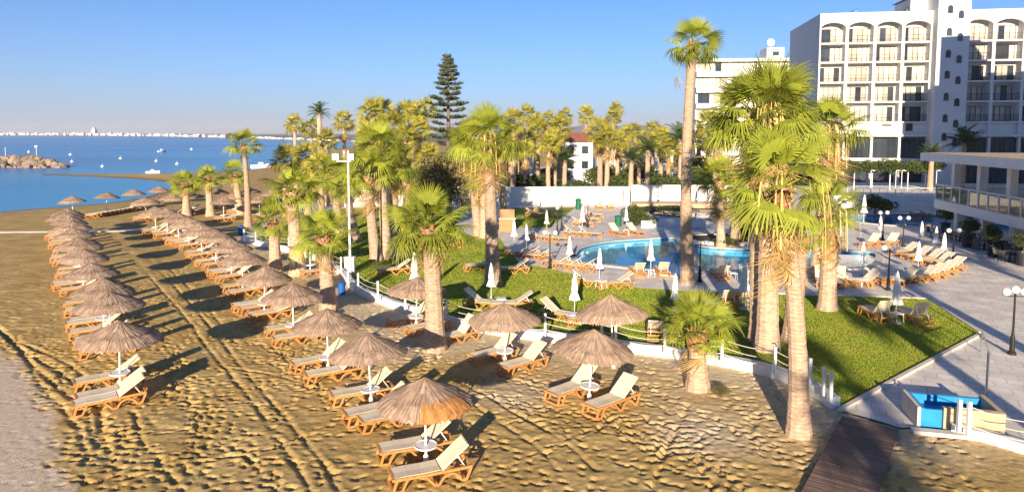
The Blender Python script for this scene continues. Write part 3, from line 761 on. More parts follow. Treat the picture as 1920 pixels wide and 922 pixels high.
# ------------------------------------------------------------------ palms
def fan_leaf(nseg, Rb, petL, spread, droop, fold, seed, w=1.0, ragged=.12):
    """petiole along +Y then a pleated fan of blades; returns verts, faces"""
    q = random.Random(seed); b = MB()
    pts = [(0, petL*t, .10*math.sin(math.pi*t*.6)) for t in (0, .35, .7, 1.0)]
    b.tube(pts, [.028, .02, .016, .014], 4, False)
    hub = Vector(pts[-1]); da = R(spread)/nseg
    for i in range(nseg):
        a = -R(spread)/2 + da*(i+.5); c0 = math.cos(a*.5); Ls = Rb*(.72+.28*c0)*(1+q.uniform(-ragged, ragged*.4))
        td = q.gauss(0,.10); dr = droop*(1+q.uniform(-.4,.6)) + .25*abs(a)/2
        ts = (.07, .48, .80, 1.0); vs = []
        for k, t in enumerate(ts):
            r = Ls*t; hw = r*math.tan(da/2)*w if k < 2 else (Ls*.48*math.tan(da/2)*w*(.62 if k == 2 else 0))
            aa = a + td*max(0, t-.55)*.8
            zz = -dr*Rb*max(0, t-.3)**2*1.4 - .10*Rb*(1-math.cos(a))*t
            x = math.sin(aa)*r; y = math.cos(aa)*r; nx_, ny_ = math.cos(aa), -math.sin(aa)
            if k < 3: vs += [hub+Vector((x-nx_*hw, y-ny_*hw, zz)), hub+Vector((x, y, zz+fold*hw)), hub+Vector((x+nx_*hw, y+ny_*hw, zz))]
            else: vs += [hub+Vector((x, y, zz))]
        b.add(vs, [(0,3,4,1),(1,4,5,2),(3,6,7,4),(4,7,8,5),(6,9,7),(7,9,8)])
    return b
def pinnate_leaf(n, Ln, seed, wid=.34):
    q = random.Random(seed); b = MB(); arc = [(0, Ln*t*(1-.12*t), Ln*(.32*t-.55*t*t)) for t in [k/8 for k in range(9)]]
    b.tube(arc, [.04*(1-.85*k/8)+.004 for k in range(9)], 4, False)
    for i in range(n):
        t = .12 + .88*i/(n-1); k = min(7, int(t*8)); f = t*8-k; p = Vector(arc[k]).lerp(Vector(arc[k+1]), f)
        L_ = wid*Ln*.55*math.sin(math.pi*min(1, .15+t*.85))**.5 * q.uniform(.85,1.1) + .08
        for s_ in (-1, 1):
            d = Vector((s_*.80, .55, .18 - q.uniform(0,.35))).normalized()*L_; u = Vector((0, .022, 0)).lerp(Vector((0,.03,.01)), q.random())
            m_ = p + d*.55 + Vector((0,0,.02)); e = p + d + Vector((0,0,-.12*L_))
            b.add([p-u*.6, p+u*.6, m_+u, m_-u, e], [(0,1,2,3),(3,2,4)])
    return b
FAN = {}
for key, (ns, Rb, pl, sp, dr, n_) in {'up': (30, 1.05, .75, 175, .05, 3), 'mid': (32, 1.05, 1.0, 225, .22, 3), 'low': (32, 1.05, 1.05, 245, .65, 3)}.items():
    FAN[key] = [fan_leaf(ns, Rb, pl, sp, dr, .35, 100+len(key)*7+k).mesh('frond', M['fan']) for k in range(n_)]
FAN['dead'] = [fan_leaf(18, .95, .8, 150, 1.5, .7, 150+k, .7, .35).mesh('dead_frond', M['dead']) for k in range(3)]
FARL = {k: [fan_leaf(16, 1.05, .85, s_, d, .5, 200+i) for i in range(2)] for k, s_, d in (('up',170,.1), ('mid',215,.3), ('low',235,.75))}
FARD = fan_leaf(9, 1.0, .8, 120, 1.6, .8, 260, .7, .3)
PIN = [pinnate_leaf(34, 2.9, 300+k) for k in range(3)]
PINM = [p.mesh('frond', M['date']) for p in PIN]
def leaf_matrix(az, el, roll, sc, off):
    d = Vector((math.cos(az)*math.cos(el), math.sin(az)*math.cos(el), math.sin(el)))
    up = Vector((-math.cos(az)*math.sin(el), -math.sin(az)*math.sin(el), math.cos(el)))
    x = d.cross(up); mt = Matrix((x, d, up)).transposed().to_4x4()
    return Matrix.Translation(off) @ mt @ Matrix.Rotation(roll, 4, 'Y') @ Matrix.Scale(sc, 4)
def crown_plan(n, seed, top_el=84, low_el=-28, full=1.0):
    q = random.Random(seed); out = []
    for i in range(n):
        t = (i+.5)/n; el = R(top_el + (low_el-top_el)*t**.85) + q.gauss(0,.09); az = i*2.39996 + q.gauss(0,.15)
        kind = 'up' if t < .28 else ('mid' if t < .66 else 'low')
        out.append((kind, az, el, q.gauss(0,.30), q.uniform(.78,1.15)*full, Vector((.1*math.cos(az), .1*math.sin(az), .25-.45*t)), q.randint(0, 2)))
    return out
def far_crown(seed, n, dead):
    q = random.Random(seed); b = MB()
    for kind, az, el, ro, sc, off, v in crown_plan(n, seed): L_ = FARL[kind][v % 2]; b.merge(L_.v, L_.f, leaf_matrix(az, el, ro, sc, off))
    g = b.mesh('crown', M['fanfar']); d = None
    if dead:
        b = MB()
        for k in range(dead): b.merge(FARD.v, FARD.f, leaf_matrix(q.uniform(0,6.28), R(q.uniform(-85,-55)), q.gauss(0,.2), q.uniform(.7,1), Vector((0,0,-.3-q.uniform(0,.9)))))
        d = b.mesh('dead_skirt', M['dead'])
    return g, d
FARC = [far_crown(400+k, 26, (10, 0, 16, 6)[k]) for k in range(4)]
def pin_crown(seed, n):
    b = MB()
    for kind, az, el, ro, sc, off, v in crown_plan(n, seed, 82, -22): b.merge(PIN[v].v, PIN[v].f, leaf_matrix(az, el, ro, sc, off))
    return b.mesh('crown', M['date'])
PINC = [pin_crown(500, 44), pin_crown(501, 34)]
def spine(base, top, n, bend):
    base = Vector(base); top = Vector(top); out = []
    for k in range(n+1):
        t = k/n; p = base.lerp(top, t); p += Vector(bend)*math.sin(math.pi*t)*.5; out.append(p-base)
    return out
def trunk_mesh(base, top, r0, r1, seed, bend=(0,0,0), n=12, rings=None):
    H_ = (Vector(top)-Vector(base)).length; k = rings or max(10, int(H_*5)); sp = spine(base, top, k, bend)
    sp[0] = sp[0] - Vector((0,0,.25)); q = random.Random(seed); rad = []
    for i in range(k+1):
        t = i/k; r = r1+(r0-r1)*(1-t)**1.6; r *= 1 + .35*math.exp(-t*H_/.5) + (.02 if i % 2 else -.015)*1 + q.uniform(-.03,.03); rad.append(r)
    return MB().tube(sp, rad, n).mesh('trunk', M['trunk'], False), sp, rad
def boots(sp, rad, seed, n, zone):
    q = random.Random(seed); b = MB(); T = sp[-1]
    for i in range(n):
        t = i/n; j = len(sp)-1; z = zone*(1-t); p = T - Vector((0,0,z)); r = rad[-1]*1.0; az = i*2.39996
        d = Vector((math.cos(az), math.sin(az), 0)); u = Vector((-d.y, d.x, 0)); l = q.uniform(.16,.32)
        c0 = p + d*r*.85; c1 = c0 + d*(.10+.05*q.random()) + Vector((0,0,l))
        b.add([c0-u*.10, c0+u*.10, c1+u*.045, c1-u*.045, c0-u*.08+d*.06-Vector((0,0,.03)), c0+u*.08+d*.06-Vector((0,0,.03)), c1+u*.035+d*.03, c1-u*.035+d*.03],
              [(0,3,2,1),(4,5,6,7),(0,1,5,4),(1,2,6,5),(2,3,7,6),(3,0,4,7)])
    return b.mesh('leaf_bases', M['boot'])
def stalks(seed, n, ln, m):
    q = random.Random(seed); b = MB()
    for i in range(n):
        az = q.uniform(0,6.28); d = Vector((math.cos(az), math.sin(az), 0)); o_ = q.uniform(.7,1.5); L_ = ln*q.uniform(.6,1.2); p0 = Vector((0,0,.1))
        u = Vector((-d.y, d.x, 0))*.022; pp = [p0, p0+d*o_*.5+Vector((0,0,.45)), p0+d*o_+Vector((0,0,.15)), p0+d*(o_+.15)+Vector((0,0,-L_*.5)), p0+d*(o_+.2)+Vector((0,0,-L_))]
        for a, c_ in zip(pp[:-1], pp[1:]): b.add([a-u, a+u, c_+u, c_-u], [(0,1,2,3)])
        for k in range(5):
            s0 = pp[2].lerp(pp[4], k/6); e = s0 + Vector((q.gauss(0,.12), q.gauss(0,.12), -q.uniform(.3,.7))); b.add([s0-u*.7, s0+u*.7, e], [(0,1,2)])
    return b.mesh('seed_stalks', m)
def fan_palm(base, top, r0, r1, n, size, seed, label, group=None, dead=3, bend=(0,0,0), stalk=0, low=-28, skirt=0, tilt=(0,0)):
    base = Vector(base); top = Vector(top)
    t = thing('fan_palm', label, 'palm tree', base, 0, group)
    tm, sp, rad = trunk_mesh(base, top, r0, r1, seed, bend); part('trunk', tm, t); T = sp[-1]
    part('leaf_bases', boots(sp, rad, seed, 34, min(1.1, 1.0*size)), t)
    q = random.Random(seed)
    R0 = Matrix.Translation(T) @ Matrix.Rotation(tilt[0], 4, 'X') @ Matrix.Rotation(tilt[1], 4, 'Y')
    for kind, az, el, ro, sc, off, v in crown_plan(n, seed, 84, low, size):
        part('frond', FAN[kind][v], t, R0 @ leaf_matrix(az, el, ro, sc, off*size))
    for k in range(dead):
        part('dead_frond', FAN['dead'][k % 3], t, Matrix.Translation(T) @ leaf_matrix(q.uniform(0,6.28), R(q.uniform(-80,-45)), q.gauss(0,.3), size*q.uniform(.7,1), Vector((0,0,-.25-.3*q.random()))))
    for k in range(skirt):
        part('dead_frond', FAN['dead'][k % 3], t, Matrix.Translation(T) @ leaf_matrix(q.uniform(0,6.28), R(q.uniform(-88,-62)), q.gauss(0,.4), size*q.uniform(.7,1.05), Vector((0,0,-.4-1.3*q.random()))))
    if stalk: part('seed_stalks', stalks(seed, stalk, 1.9*size, M['stalk']), t, Matrix.Translation(T))
    return t
def far_palm(px, py, Yd, size, r, label, group, v=0, pin=False, lean=0):
    """crown seen at this pixel, standing at depth Yd on the ground"""
    c = atY(px, py, Yd); zb = float(base_h(np.array([c.x]), np.array([c.y]))[0])
    if inside(np.array([c.x]), np.array([c.y]), hard)[0]: zb = TZ
    base = Vector((c.x-lean, c.y, zb)); t = thing('date_palm' if pin else 'fan_palm', label, 'palm tree', base, 0, group)
    tm, sp, rad = trunk_mesh(base, c, r, r*.72, int(px), (rnd.gauss(0,.25), 0, 0), 9, max(8, int((c.z-zb)*2.2))); part('trunk', tm, t)
    az = Matrix.Rotation(rnd.uniform(0,6.28), 4, 'Z') @ Matrix.Scale(size, 4)
    if pin: part('crown', PINC[v % 2], t, Matrix.Translation(sp[-1]) @ az)
    else:
        g, d = FARC[v % 4]; part('crown', g, t, Matrix.Translation(sp[-1]) @ az)
        if d: part('dead_skirt', d, t, Matrix.Translation(sp[-1]) @ az)
    return t
def P(px, py, tpx, tpy, dz=0):
    b_ = G3(px, py, dz); return b_, atY(tpx, tpy, b_.y)
# --- palms standing in the sand and along the wall
b_, t_ = P(815,655,803,428); fan_palm(b_, t_, .44, .33, 34, 1.02, 11, 'thick-trunked fan palm with full yellow-green crown on the sand before the lawn', dead=4, bend=(.15,0,0))
b_, t_ = P(617,580,607,445); fan_palm(b_, t_, .42, .33, 26, .92, 12, 'fan palm with dead fronds hanging down its trunk beside the blue bin', dead=7)
b_, t_ = P(517,510,513,415); fan_palm(b_, t_, .42, .33, 24, .80, 13, 'short fan palm between middle-row parasols and the fence posts', dead=2)
b_, t_ = P(1308,728,1308,622); fan_palm(b_, t_, .38, .27, 26, .82, 14, 'short young fan palm with shaggy pale trunk in front of the low wall', dead=3, low=-12)
b_, t_ = P(559,515,547,360); fan_palm(b_, t_, .50, .36, 28, 1.0, 15, 'wide trunked fan palm just behind the short palm by the fence', dead=3)
b_, t_ = P(465,425,457,272); fan_palm(b_, t_, .36, .20, 24, .95, 16, 'tall slim fan palm rising alone above the concrete beach path', dead=1, bend=(.2,0,0))
for k, (x, y, tx, ty) in enumerate([(395,405,390,335),(350,406,348,345),(452,402,440,328)]):
    b_, t_ = P(x, y, tx, ty); fan_palm(b_, t_, .45, .32, 22, .95, 20+k, ['stout fan palm beside parasols beyond the beach path, middle of three', 'stout fan palm beyond the beach path, of three the closest to the sea', 'stout fan palm beyond the beach path, partly behind the slim palm'][k], dead=2)
# --- grove on the near lawn
for k, (x, y, tx, ty, sz_, lab) in enumerate([(706,488,692,330,1.15,'fan palm in the lawn grove with dark trunk behind the floodlight mast'),(727,485,713,285,1.2,'tall fan palm of the lawn grove, its trunk second from the floodlight mast'),(734,478,742,310,1.0,'fan palm of the lawn grove with trunk hidden behind its neighbours'),
        (640,440,628,330,1.1,'fan palm on the lawn edge beyond the blue bin'),(668,452,650,352,.95,'lower fan palm on the lawn close behind the floodlight mast'),(770,420,768,345,1.0,'fan palm between the lawn grove and the round olive tree')]):
    b_, t_ = P(x, y, tx, ty, TZ); fan_palm(b_, t_, .42, .30, 26, sz_, 40+k, lab, dead=4, skirt=4, bend=(rnd.gauss(0,.2),0,0))
for k, (x, y, tx, ty, sz_, rr, lab) in enumerate([(925,535,916,262,1.15,.42,'thickest and frontmost palm of the four-trunk clump on the lawn'),(897,442,880,268,1.2,.40,'outer palm of the four-trunk clump, leaning towards the round olive tree'),(908,446,905,330,1.0,.36,'shortest palm of the four-trunk clump on the lawn'),(945,408,938,280,1.15,.36,'dark trunked palm at the back of the four-trunk clump')]):
    b_, t_ = P(x, y, tx, ty, TZ); fan_palm(b_, t_, rr*1.1, rr*.75, 30, sz_, 60+k, lab, dead=5, skirt=14, stalk=26, bend=(0,0,0))
# --- tall single palm and the big cluster by the pool
b_, t_ = P(1290,531,1299,82,TZ); tp = fan_palm(b_, t_, .42, .27, 30, .86, 71, 'very tall slender fan palm beside the pool with one yellow hanging frond', dead=0, low=-45, bend=(-.5,0,0))
T_ = tp.children[0]; part('dead_frond', FAN['dead'][0], tp, Matrix.Translation(t_-b_-Vector((.25,0,1.6))) @ leaf_matrix(math.pi, R(-35), 0, .8, Vector((0,0,0))))
for k, (x, y, tx, ty, sz_, r0, r1, n, lab) in enumerate([
        (1424,640,1420,222,1.22,.42,.36,30,'dark shaded palm trunk at the back of the big cluster by the pool'),
        (1438,656,1446,215,1.28,.46,.38,30,'broadest sunlit palm of the big cluster by the pool'),
        (1497,815,1464,352,.95,.32,.22,26,'leaning slim palm rooted in the sand by the fence end'),
        (1484,640,1500,448,.62,.40,.36,16,'short palm with reddish trunk top behind the leaning slim palm'),
        (1551,580,1556,398,.95,.44,.38,22,'stout palm standing apart on the lawn beyond the leaning palm'),
        (1530,520,1556,245,1.2,.42,.36,26,'tall palm with golden seed stalks behind the stout lawn palm')]):
    b_, t_ = P(x, y, tx, ty, TZ if k != 2 else 0); fan_palm(b_, t_, r0, r1, n, sz_, 80+k, lab, dead=5, skirt=(10, 14, 10, 6, 12, 14)[k], stalk=(14, 20, 16, 6, 12, 30)[k], low=(-20,-25,-30,-10,-25,-22)[k], bend=((0,0,0),(0,0,0),(.35,0,0),(0,0,0),(0,0,0),(0,0,0))[k])
# --- trees beyond: grove behind the white boundary wall and along the bay
LM = [(545,'at the bay edge'),(565,'by the bay, before the far city'),(590,'below the stiff-plumed palm'),(605,'in front of the stiff-plumed palm'),(625,'beside the stiff-plumed palm'),(660,'between plumed palm and floodlight mast'),(694,'just behind the floodlight mast'),(710,'above the lawn grove, mast side'),(728,'above the middle of the lawn grove'),(745,'at the back of the lawn grove'),(762,'between lawn grove and conifer'),(780,'close to the tall conifer'),(790,'below the tall conifer'),(815,'touching the tall conifer'),
      (970,'right behind the four-palm clump'),(985,'beside the four-palm clump'),(1000,'between clump and small red-roofed villa'),(1020,'over the low white house'),(1029,'behind the low white house'),(1045,'before the smaller villa'),(1055,'beside the smaller villa'),(1070,'over the red-roofed villa'),(1095,'before the red-roofed villa'),(1110,'behind the red-roofed villa'),(1130,'beside the red-roofed villa'),(1145,'in front of the flat white house'),(1153,'behind the flat white house'),(1158,'highest over the flat white house'),(1180,'beside the flat white house'),(1210,'by the low date palm'),(1260,'between the two date palms'),(1335,'behind the very tall slender palm'),(1400,'between slender palm and big cluster')]
def far_label(x, y, v):
    return '%s fan palm %s, %s' % ('tall' if y < 228 else ('mid-height' if y < 258 else 'low'), ('with dead fronds', 'with clean trunk', 'with shaggy brown skirt', 'with thin dead skirt')[v], next(p for m_, p in LM if x < m_))

for k, (x, y, Yd, s_, v, lab) in enumerate([
    (553,236,105,1.0,1,0),(583,243,100,.9,1,0),(645,232,110,1.15,3,0),(612,268,85,1.0,0,0),(575,300,75,1.1,0,0),(535,305,72,1.05,3,0),(600,320,66,1.0,0,0),
    (698,218,95,1.35,0,0),(718,214,100,1.3,3,0),(735,240,85,1.2,2,0),(757,214,105,1.15,1,0),(776,216,100,1.15,3,0),(797,210,105,1.2,0,0),(785,250,90,1.2,0,0),(760,262,84,1.1,2,0),(690,262,78,1.2,2,0),(806,300,80,1.1,0,0),
    (962,232,92,1.2,2,1),(990,218,120,1.15,1,1),(1027,226,125,1.0,1,1),(1057,223,125,1.1,1,1),(1100,220,130,1.2,3,1),(1155,207,140,1.0,1,1),(1150,222,135,1.05,1,1),(1010,252,105,1.25,0,1),(1050,244,112,1.35,0,1),(975,268,100,1.2,2,1),(1030,272,96,1.1,0,1),
    (1125,252,100,1.4,2,1),(1138,262,95,1.2,0,1),(1240,262,105,1.2,2,1),(1330,240,100,1.5,2,1),(1345,262,88,1.4,2,1),(1160,268,104,1.1,2,1),(1200,285,100,1.0,0,1),(1005,232,112,1.0,0,1),(1040,262,102,1.1,2,1),(1175,255,112,1.0,0,1),(1190,248,120,.9,1,1),(1225,250,112,1.1,3,1),(1255,282,100,1.1,0,1),(1310,270,104,1.2,0,1),(985,285,95,1.0,0,1),(955,262,98,1.1,3,1)]):
    far_palm(x, y, Yd, s_*1.0, .34*s_, far_label(x, y, v), ['palms between bay and conifer', 'palms beyond the boundary wall'][lab], v)
far_palm(598,212,88,.62,.42,'tall palm with stiff upright plume standing above the grove', None, 1, True)
for x, y, Yd, s_, lab in [(1215,282,88,.85,'dark date palm in front of the white wall, nearest the green planting'),(1275,262,100,1.05,'date palm with arching fronds behind the slender tall palm'),(1185,300,92,.8,'low date palm beyond the boundary wall beside white villa'),
        (1747,293,88,.75,'smaller dark date palm in front of the hotel tower'),(1808,268,90,.95,'larger dark date palm in front of the hotel tower'),(1060,300,98,.8,'low date palm before the red roofed villa')]:
    far_palm(x, y, Yd, s_, .42, lab, None, int(x) % 2, True)

# ------------------------------------------------------------------ conifer, shrubs
def leaf_cloud(n, rx, ry, rz, size, seed, m, lumps=7, zmin=-1):
    q = np.random.RandomState(seed); L0 = q.randn(lumps, 3); L0 /= np.linalg.norm(L0, axis=1)[:, None]; L0 *= (.45+.3*q.rand(lumps, 1)); L0[:,2] = np.abs(L0[:,2])*.9-.15
    k = q.randint(0, lumps, n); d = q.randn(n, 3); d /= np.linalg.norm(d, axis=1)[:, None]
    p = (L0[k] + d*(.50*(.55+.5*q.rand(n, 1)**.5))) * np.array([rx, ry, rz])
    a = q.randn(n, 3); a /= np.linalg.norm(a, axis=1)[:, None]; b2 = np.cross(a, q.randn(n, 3)); b2 /= np.linalg.norm(b2, axis=1)[:, None]
    s_ = size*(.6+.8*q.rand(n, 1)); V_ = np.stack([p-a*s_, p+b2*s_*.45, p+a*s_, p-b2*s_*.45], 1).reshape(-1, 3)
    return npmesh('crown', V_, np.arange(n*4).reshape(-1, 4), m)
CLOUD = [leaf_cloud(2600, 1, 1, 1, .075, 600+k, M['bush'], 9) for k in range(3)]
CLOUDO = [leaf_cloud(5200, 1, 1, 1, .045, 610, M['olive'], 14)]
CLOUDM = [leaf_cloud(2200, 1, 1, 1, .07, 620, M['bougain'], 8)]
def shrub(px, pyb, Yd, wdt, hgt, label, cloud, v=0, name='shrub', group=None, trunk=.25):
    c = atY(px, pyb, Yd); zb = TZ if inside(np.array([c.x]), np.array([c.y]), hard)[0] else 0
    t = thing(name, label, 'tree' if name == 'tree' else 'shrub', (c.x, c.y, zb), rnd.uniform(0,6.28), group)
    tb = MB().tube([(0,0,-.1),(.05,0,hgt*trunk),(.1,.05,hgt*.6)], [.06+.02*hgt, .05+.015*hgt, .03], 7)
    for k in range(4):
        a = k*1.6; tb.tube([(.05,0,hgt*trunk),(math.cos(a)*wdt*.2, math.sin(a)*wdt*.2, hgt*.6)], [.03+.01*hgt, .02], 5)
    tb.obj('trunk', M['bark'], t)
    o = part('crown', cloud[v % len(cloud)], t); o.location = (0, 0, hgt*.5); o.scale = (wdt*.55, wdt*.55, hgt*.54)
    return t
# Norfolk pine: open whorls of level boughs that turn up at the tips
def conifer(px, pytop, Yd):
    top = atY(px, pytop, Yd); H_ = top.z - TZ
    t = thing('tall_conifer', 'tall conifer with open tiers of upturned boughs above the grove', 'tree', (top.x, Yd, TZ))
    MB().tube([(0,0,-.2),(0,0,H_*.5),(0,0,H_)], [.36, .24, .03], 9).obj('trunk', M['bark'], t)
    q = random.Random(9); bb = MB(); nd = []
    z = H_-.15; k = 0
    while z > H_*.40:
        f = (H_-z)/(H_*.60); Lb = .25 + 3.3*f**.72; nb_ = 6 if f > .1 else 5
        for j in range(nb_):
            a = j*2*math.pi/nb_ + k*.5 + q.gauss(0,.12); L_ = Lb*q.uniform(.6,1.12)
            if f > .25 and q.random() < .34: continue
            d = Vector((math.cos(a), math.sin(a), 0)); up = .25*L_
            pts = [Vector((0,0,z)) + d*L_*s_ + Vector((0,0, up*(s_**2) - .10*L_*s_)) for s_ in (0,.33,.66,1)]
            bb.tube(pts, [.05,.035,.025,.01], 4, False)
            for c_ in range(int(10+26*L_)):
                s_ = q.uniform(.30,1)**.8; i = min(2, int(s_*3)); p = pts[i].lerp(pts[i+1], s_*3-i)
                sd = Vector((-d.y, d.x, 0))*q.gauss(0,.16*L_*(1.1-s_*.5)); e = p + sd
                for _ in range(3):
                    v0 = e + Vector((q.gauss(0,.07), q.gauss(0,.07), q.gauss(0,.05))); w_ = Vector((q.gauss(0,.11), q.gauss(0,.11), abs(q.gauss(.14,.07)))); u_ = Vector((q.gauss(0,.05), q.gauss(0,.05), 0))
                    nd.append((v0-u_, v0+u_, v0+w_+u_*.4, v0+w_-u_*.4))
        z -= .36 + .55*f*q.uniform(.8,1.2); k += 1
    bb.obj('boughs', M['bark'], t)
    V_ = np.array([[tuple(p) for p in n_] for n_ in nd]).reshape(-1, 3)
    part('needles', npmesh('needles', V_, np.arange(len(V_)).reshape(-1, 4), M['pine']), t)
conifer(840, 105, 74)
shrub(842, 400, 66, 7.0, 8.2, 'round olive-brown tree below the tall conifer', CLOUDO, 0, 'tree', trunk=.35)
shrub(800, 400, 78, 4.2, 6.2, 'dark rounded tree behind the lawn grove palms', CLOUDO, 0, 'tree', trunk=.35)
shr = [(690,90,5,4.2),(735,96,6,5.4),(770,100,6,5.0),(975,96,5,4.0),(1010,104,6,3.2),(1075,92,4,3.8),(1095,94,5,4.4),(1130,110,6,4.6),(1165,96,5,3.8),(1195,106,6,5.2),(1250,98,5,3.6),(1262,93,4,3.2),(1325,100,7,6.0),(1350,94,6,5.2),(1385,98,6,5.0),(1420,104,7,6.2),(1290,112,7,5.6),(1040,118,8,5.2),(1480,100,6,4.8),(1545,96,6,4.4),(940,110,8,5.6),(885,100,7,5.4)]
for k, (x, Yd, w_, h_) in enumerate(shr):
    shrub(x, 360, Yd, w_, h_*(.62 if 1020 < x < 1120 else .95), '%s green shrub beyond the white wall, %s' % ('tall' if h_ > 5 else ('low' if h_ < 4 else 'rounded'), next(p for m_, p in LM + [(1430,'behind the big palm cluster'),(1500,'under the far hotel'),(1600,'before the hotel corner')] if x < m_)), CLOUD, k, group='shrubs beyond the boundary wall')
shrub(978,366,92,3.2,2.2,'magenta flowering bush beyond the white wall', CLOUDM)
for x, y, w_, h_, lab in [(1200,424,3.2,1.3,'low green planting beside the coping of the main pool'),(1186,412,2.6,1.6,'taller green planting at the foot of a palm by the pool'),(1245,398,6.5,.7,'low hedge along the upper pool edge'),(1402,452,2.6,2.2,'rounded bush on the round pool island'),(1362,462,1.8,.9,'low reddish planting at the island palm foot'),(1640,402,3.0,2.3,'dark bush beside the shaded terrace steps'),(1665,398,2.0,1.6,'smaller dark bush beside the shaded terrace steps'),(1352,741,.55,.42,'small dry grassy tuft in the sand beside the young palm')]:
    g = G3(x, y, TZ); shrub(x, y, g.y, w_, h_, lab, CLOUD if y < 700 else CLOUDO, int(x))

# ------------------------------------------------------------------ white boundary wall and pool surrounds
bw = thing('boundary_wall', 'long white boundary wall behind the sun terrace', 'wall')
wy = [G(632,388), G(800,386), G(960,386), G(1120,385), G(1180,385)]
hs_ = [(a, b2) for a, b2 in zip(wy[:-1], wy[1:])]
for a, b2 in hs_: strip_wall([a, b2], .3, 0, 2.35).obj('wall_panel', M['wallwhite'], bw)
strip_wall(wy, .42, 2.352, 2.46).obj('wall_cap', M['white'], bw)
t = thing('terrace_wall', 'white wall with a pale ledge behind the upper pool', 'wall')
a, b2 = G(1183,384), G(1405,384)
strip_wall([a, b2], .3, 0, 2.6).obj('wall_panel', M['wallwhite'], t)
strip_wall([(a[0], a[1]-2.2), (b2[0], b2[1]-2.2)], 3.6, 0, .55).obj('ledge', M['beige'], t)
# lifebuoy and green bins
g = G3(1174,384,TZ); lb = thing('lifebuoy_post', 'dark post with an orange-white lifebuoy at the white wall', 'lifebuoy', (g.x, g.y-.6, TZ))
MB().tube([(-.5,0,0),(-.5,0,2.0)], .06, 8).obj('post', M['dark'], lb)
ring = MB(); 
for k in range(20):
    a0, a1 = 2*math.pi*k/20, 2*math.pi*(k+1)/20; ring.tube([(.33*math.cos(a0), -.1, 1.5+.33*math.sin(a0)), (.33*math.cos(a1), -.1, 1.5+.33*math.sin(a1))], .07, 6, False)
ring.obj('ring', M['coping'], lb)
def bin_thing(px, py, label, m, h=1.1, w_=.5):
    g = G3(px, py, TZ if py < 520 else 0); t = thing('litter_bin', label, 'bin', g)
    MB().lathe([(w_*.42,0),(w_*.5,.08),(w_*.5,h*.85)], 14).obj('body', m, t); MB().lathe([(w_*.54,h*.855),(w_*.54,h*.92),(w_*.25,h)], 14).obj('lid', m, t)
bin_thing(1159,424,'green litter bin behind loungers at the pool edge', M['green'], 1.1, .7)
bin_thing(1084,392,'green litter bin against the white boundary wall', M['green'], 1.3, .7)
bin_thing(641,552,'blue litter bin in front of the low wall', M['blue'], .75, .42)
bin_thing(452,440,'blue litter bin where the beach path meets the fence', M['blue'], .85, .5)
g = G3(655,512,TZ); t = thing('grey_cabinet', 'pale grey service cabinet at the foot of the floodlight mast', 'cabinet', g)
MB().box(-.33,.33,0,.4,.0,1.02).obj('body', M['greybox'], t); MB().box(-.36,.36,-.03,.43,1.022,1.07).obj('lid', M['white'], t); MB().box(-.30,-.01,-.02,-.001,.1,.96).obj('door', M['greybox'], t); MB().box(.01,.30,-.02,-.001,.1,.96).obj('door', M['greybox'], t)
g = G3(657,518,TZ); top = atY(657,283,g.y); t = thing('floodlight_mast', 'tall white floodlight mast on the lawn', 'floodlight', g)
hm = top.z; MB().tube([(0,0,0),(0,0,hm)], [.09,.055], 10).obj('mast', M['pole'], t); MB().bar((-.75,0,hm-.7),(.2,0,hm-.7),.06,.06).obj('crossarm', M['pole'], t)
for x in (-.75, .2): MB().box(x-.22,x+.22,-.25,.05,hm-.62,hm-.2).obj('floodlight', M['greybox'], t)
g = G3(951,432,TZ); t = thing('wooden_kiosk', 'small orange wooden towel stand at the lawn corner', 'stand', g)
MB().box(-.75,.75,-.4,.4,0,1.15).obj('cabinet', M['kioskwood'], t); MB().box(-.82,.82,-.46,.46,1.152,1.2).obj('counter', M['white'], t); MB().box(-.7,.7,.3,.36,1.2,2.0).obj('back_board', M['kioskwood'], t)
for x, y, lab in ((1030,432,0),): pass

# ------------------------------------------------------------------ pool terrace furniture
PT = {'lawn': 'closed white parasol on the lawn', 'pool': 'closed white parasol on the pool paving'}
for x, y0, y1, ph in [(745,445,501,'on the grass beside the lawn grove palms'),(778,472,560,'behind the thatched parasol at the low wall'),(921,493,562,'beside the loungers near the clump of four palms'),(1077,511,592,'on the lawn directly behind the rope fence'),(1124,465,526,'between two lawn loungers by the pool paving'),
      (1068,442,497,'at the rounded end of the main pool'),(1220,449,510,'between two loungers backed to the pool'),(964,410,462,'beside the wooden kiosk on the paving'),(987,425,468,'on the paving behind the terrace loungers'),(1025,399,434,'at the corner of the small lawn'),(1092,385,433,'by the loungers beside the globe lamps'),
      (1174,394,428,'next to the green litter bin'),(1265,528,588,'on the lawn behind the young palm'),(1002,368,396,'on the small lawn by the boundary wall'),(1237,350,388,'in front of the pale ledge, nearer the lifebuoy'),(1310,352,388,'in front of the pale ledge, beside the slender palm'),(1395,487,580,'between the slender palm and the big cluster'),
      (1617,453,516,'over loungers at the square pool corner'),(1619,365,418,'beside the dark bush at the steps'),(1650,404,446,'between two sunlit loungers on the terrace'),(1727,415,462,'standing alone on the shaded terrace'),(1754,429,474,'among the packed loungers, farther from the lawn'),(1769,442,488,'among the packed loungers, beside the lamp'),
      (1721,456,510,'behind the row of loungers on the paving'),(1679,510,606,'over the pair of loungers on the lawn corner')]:
    closed_par(x, y0, y1, 'closed white parasol ' + ph)
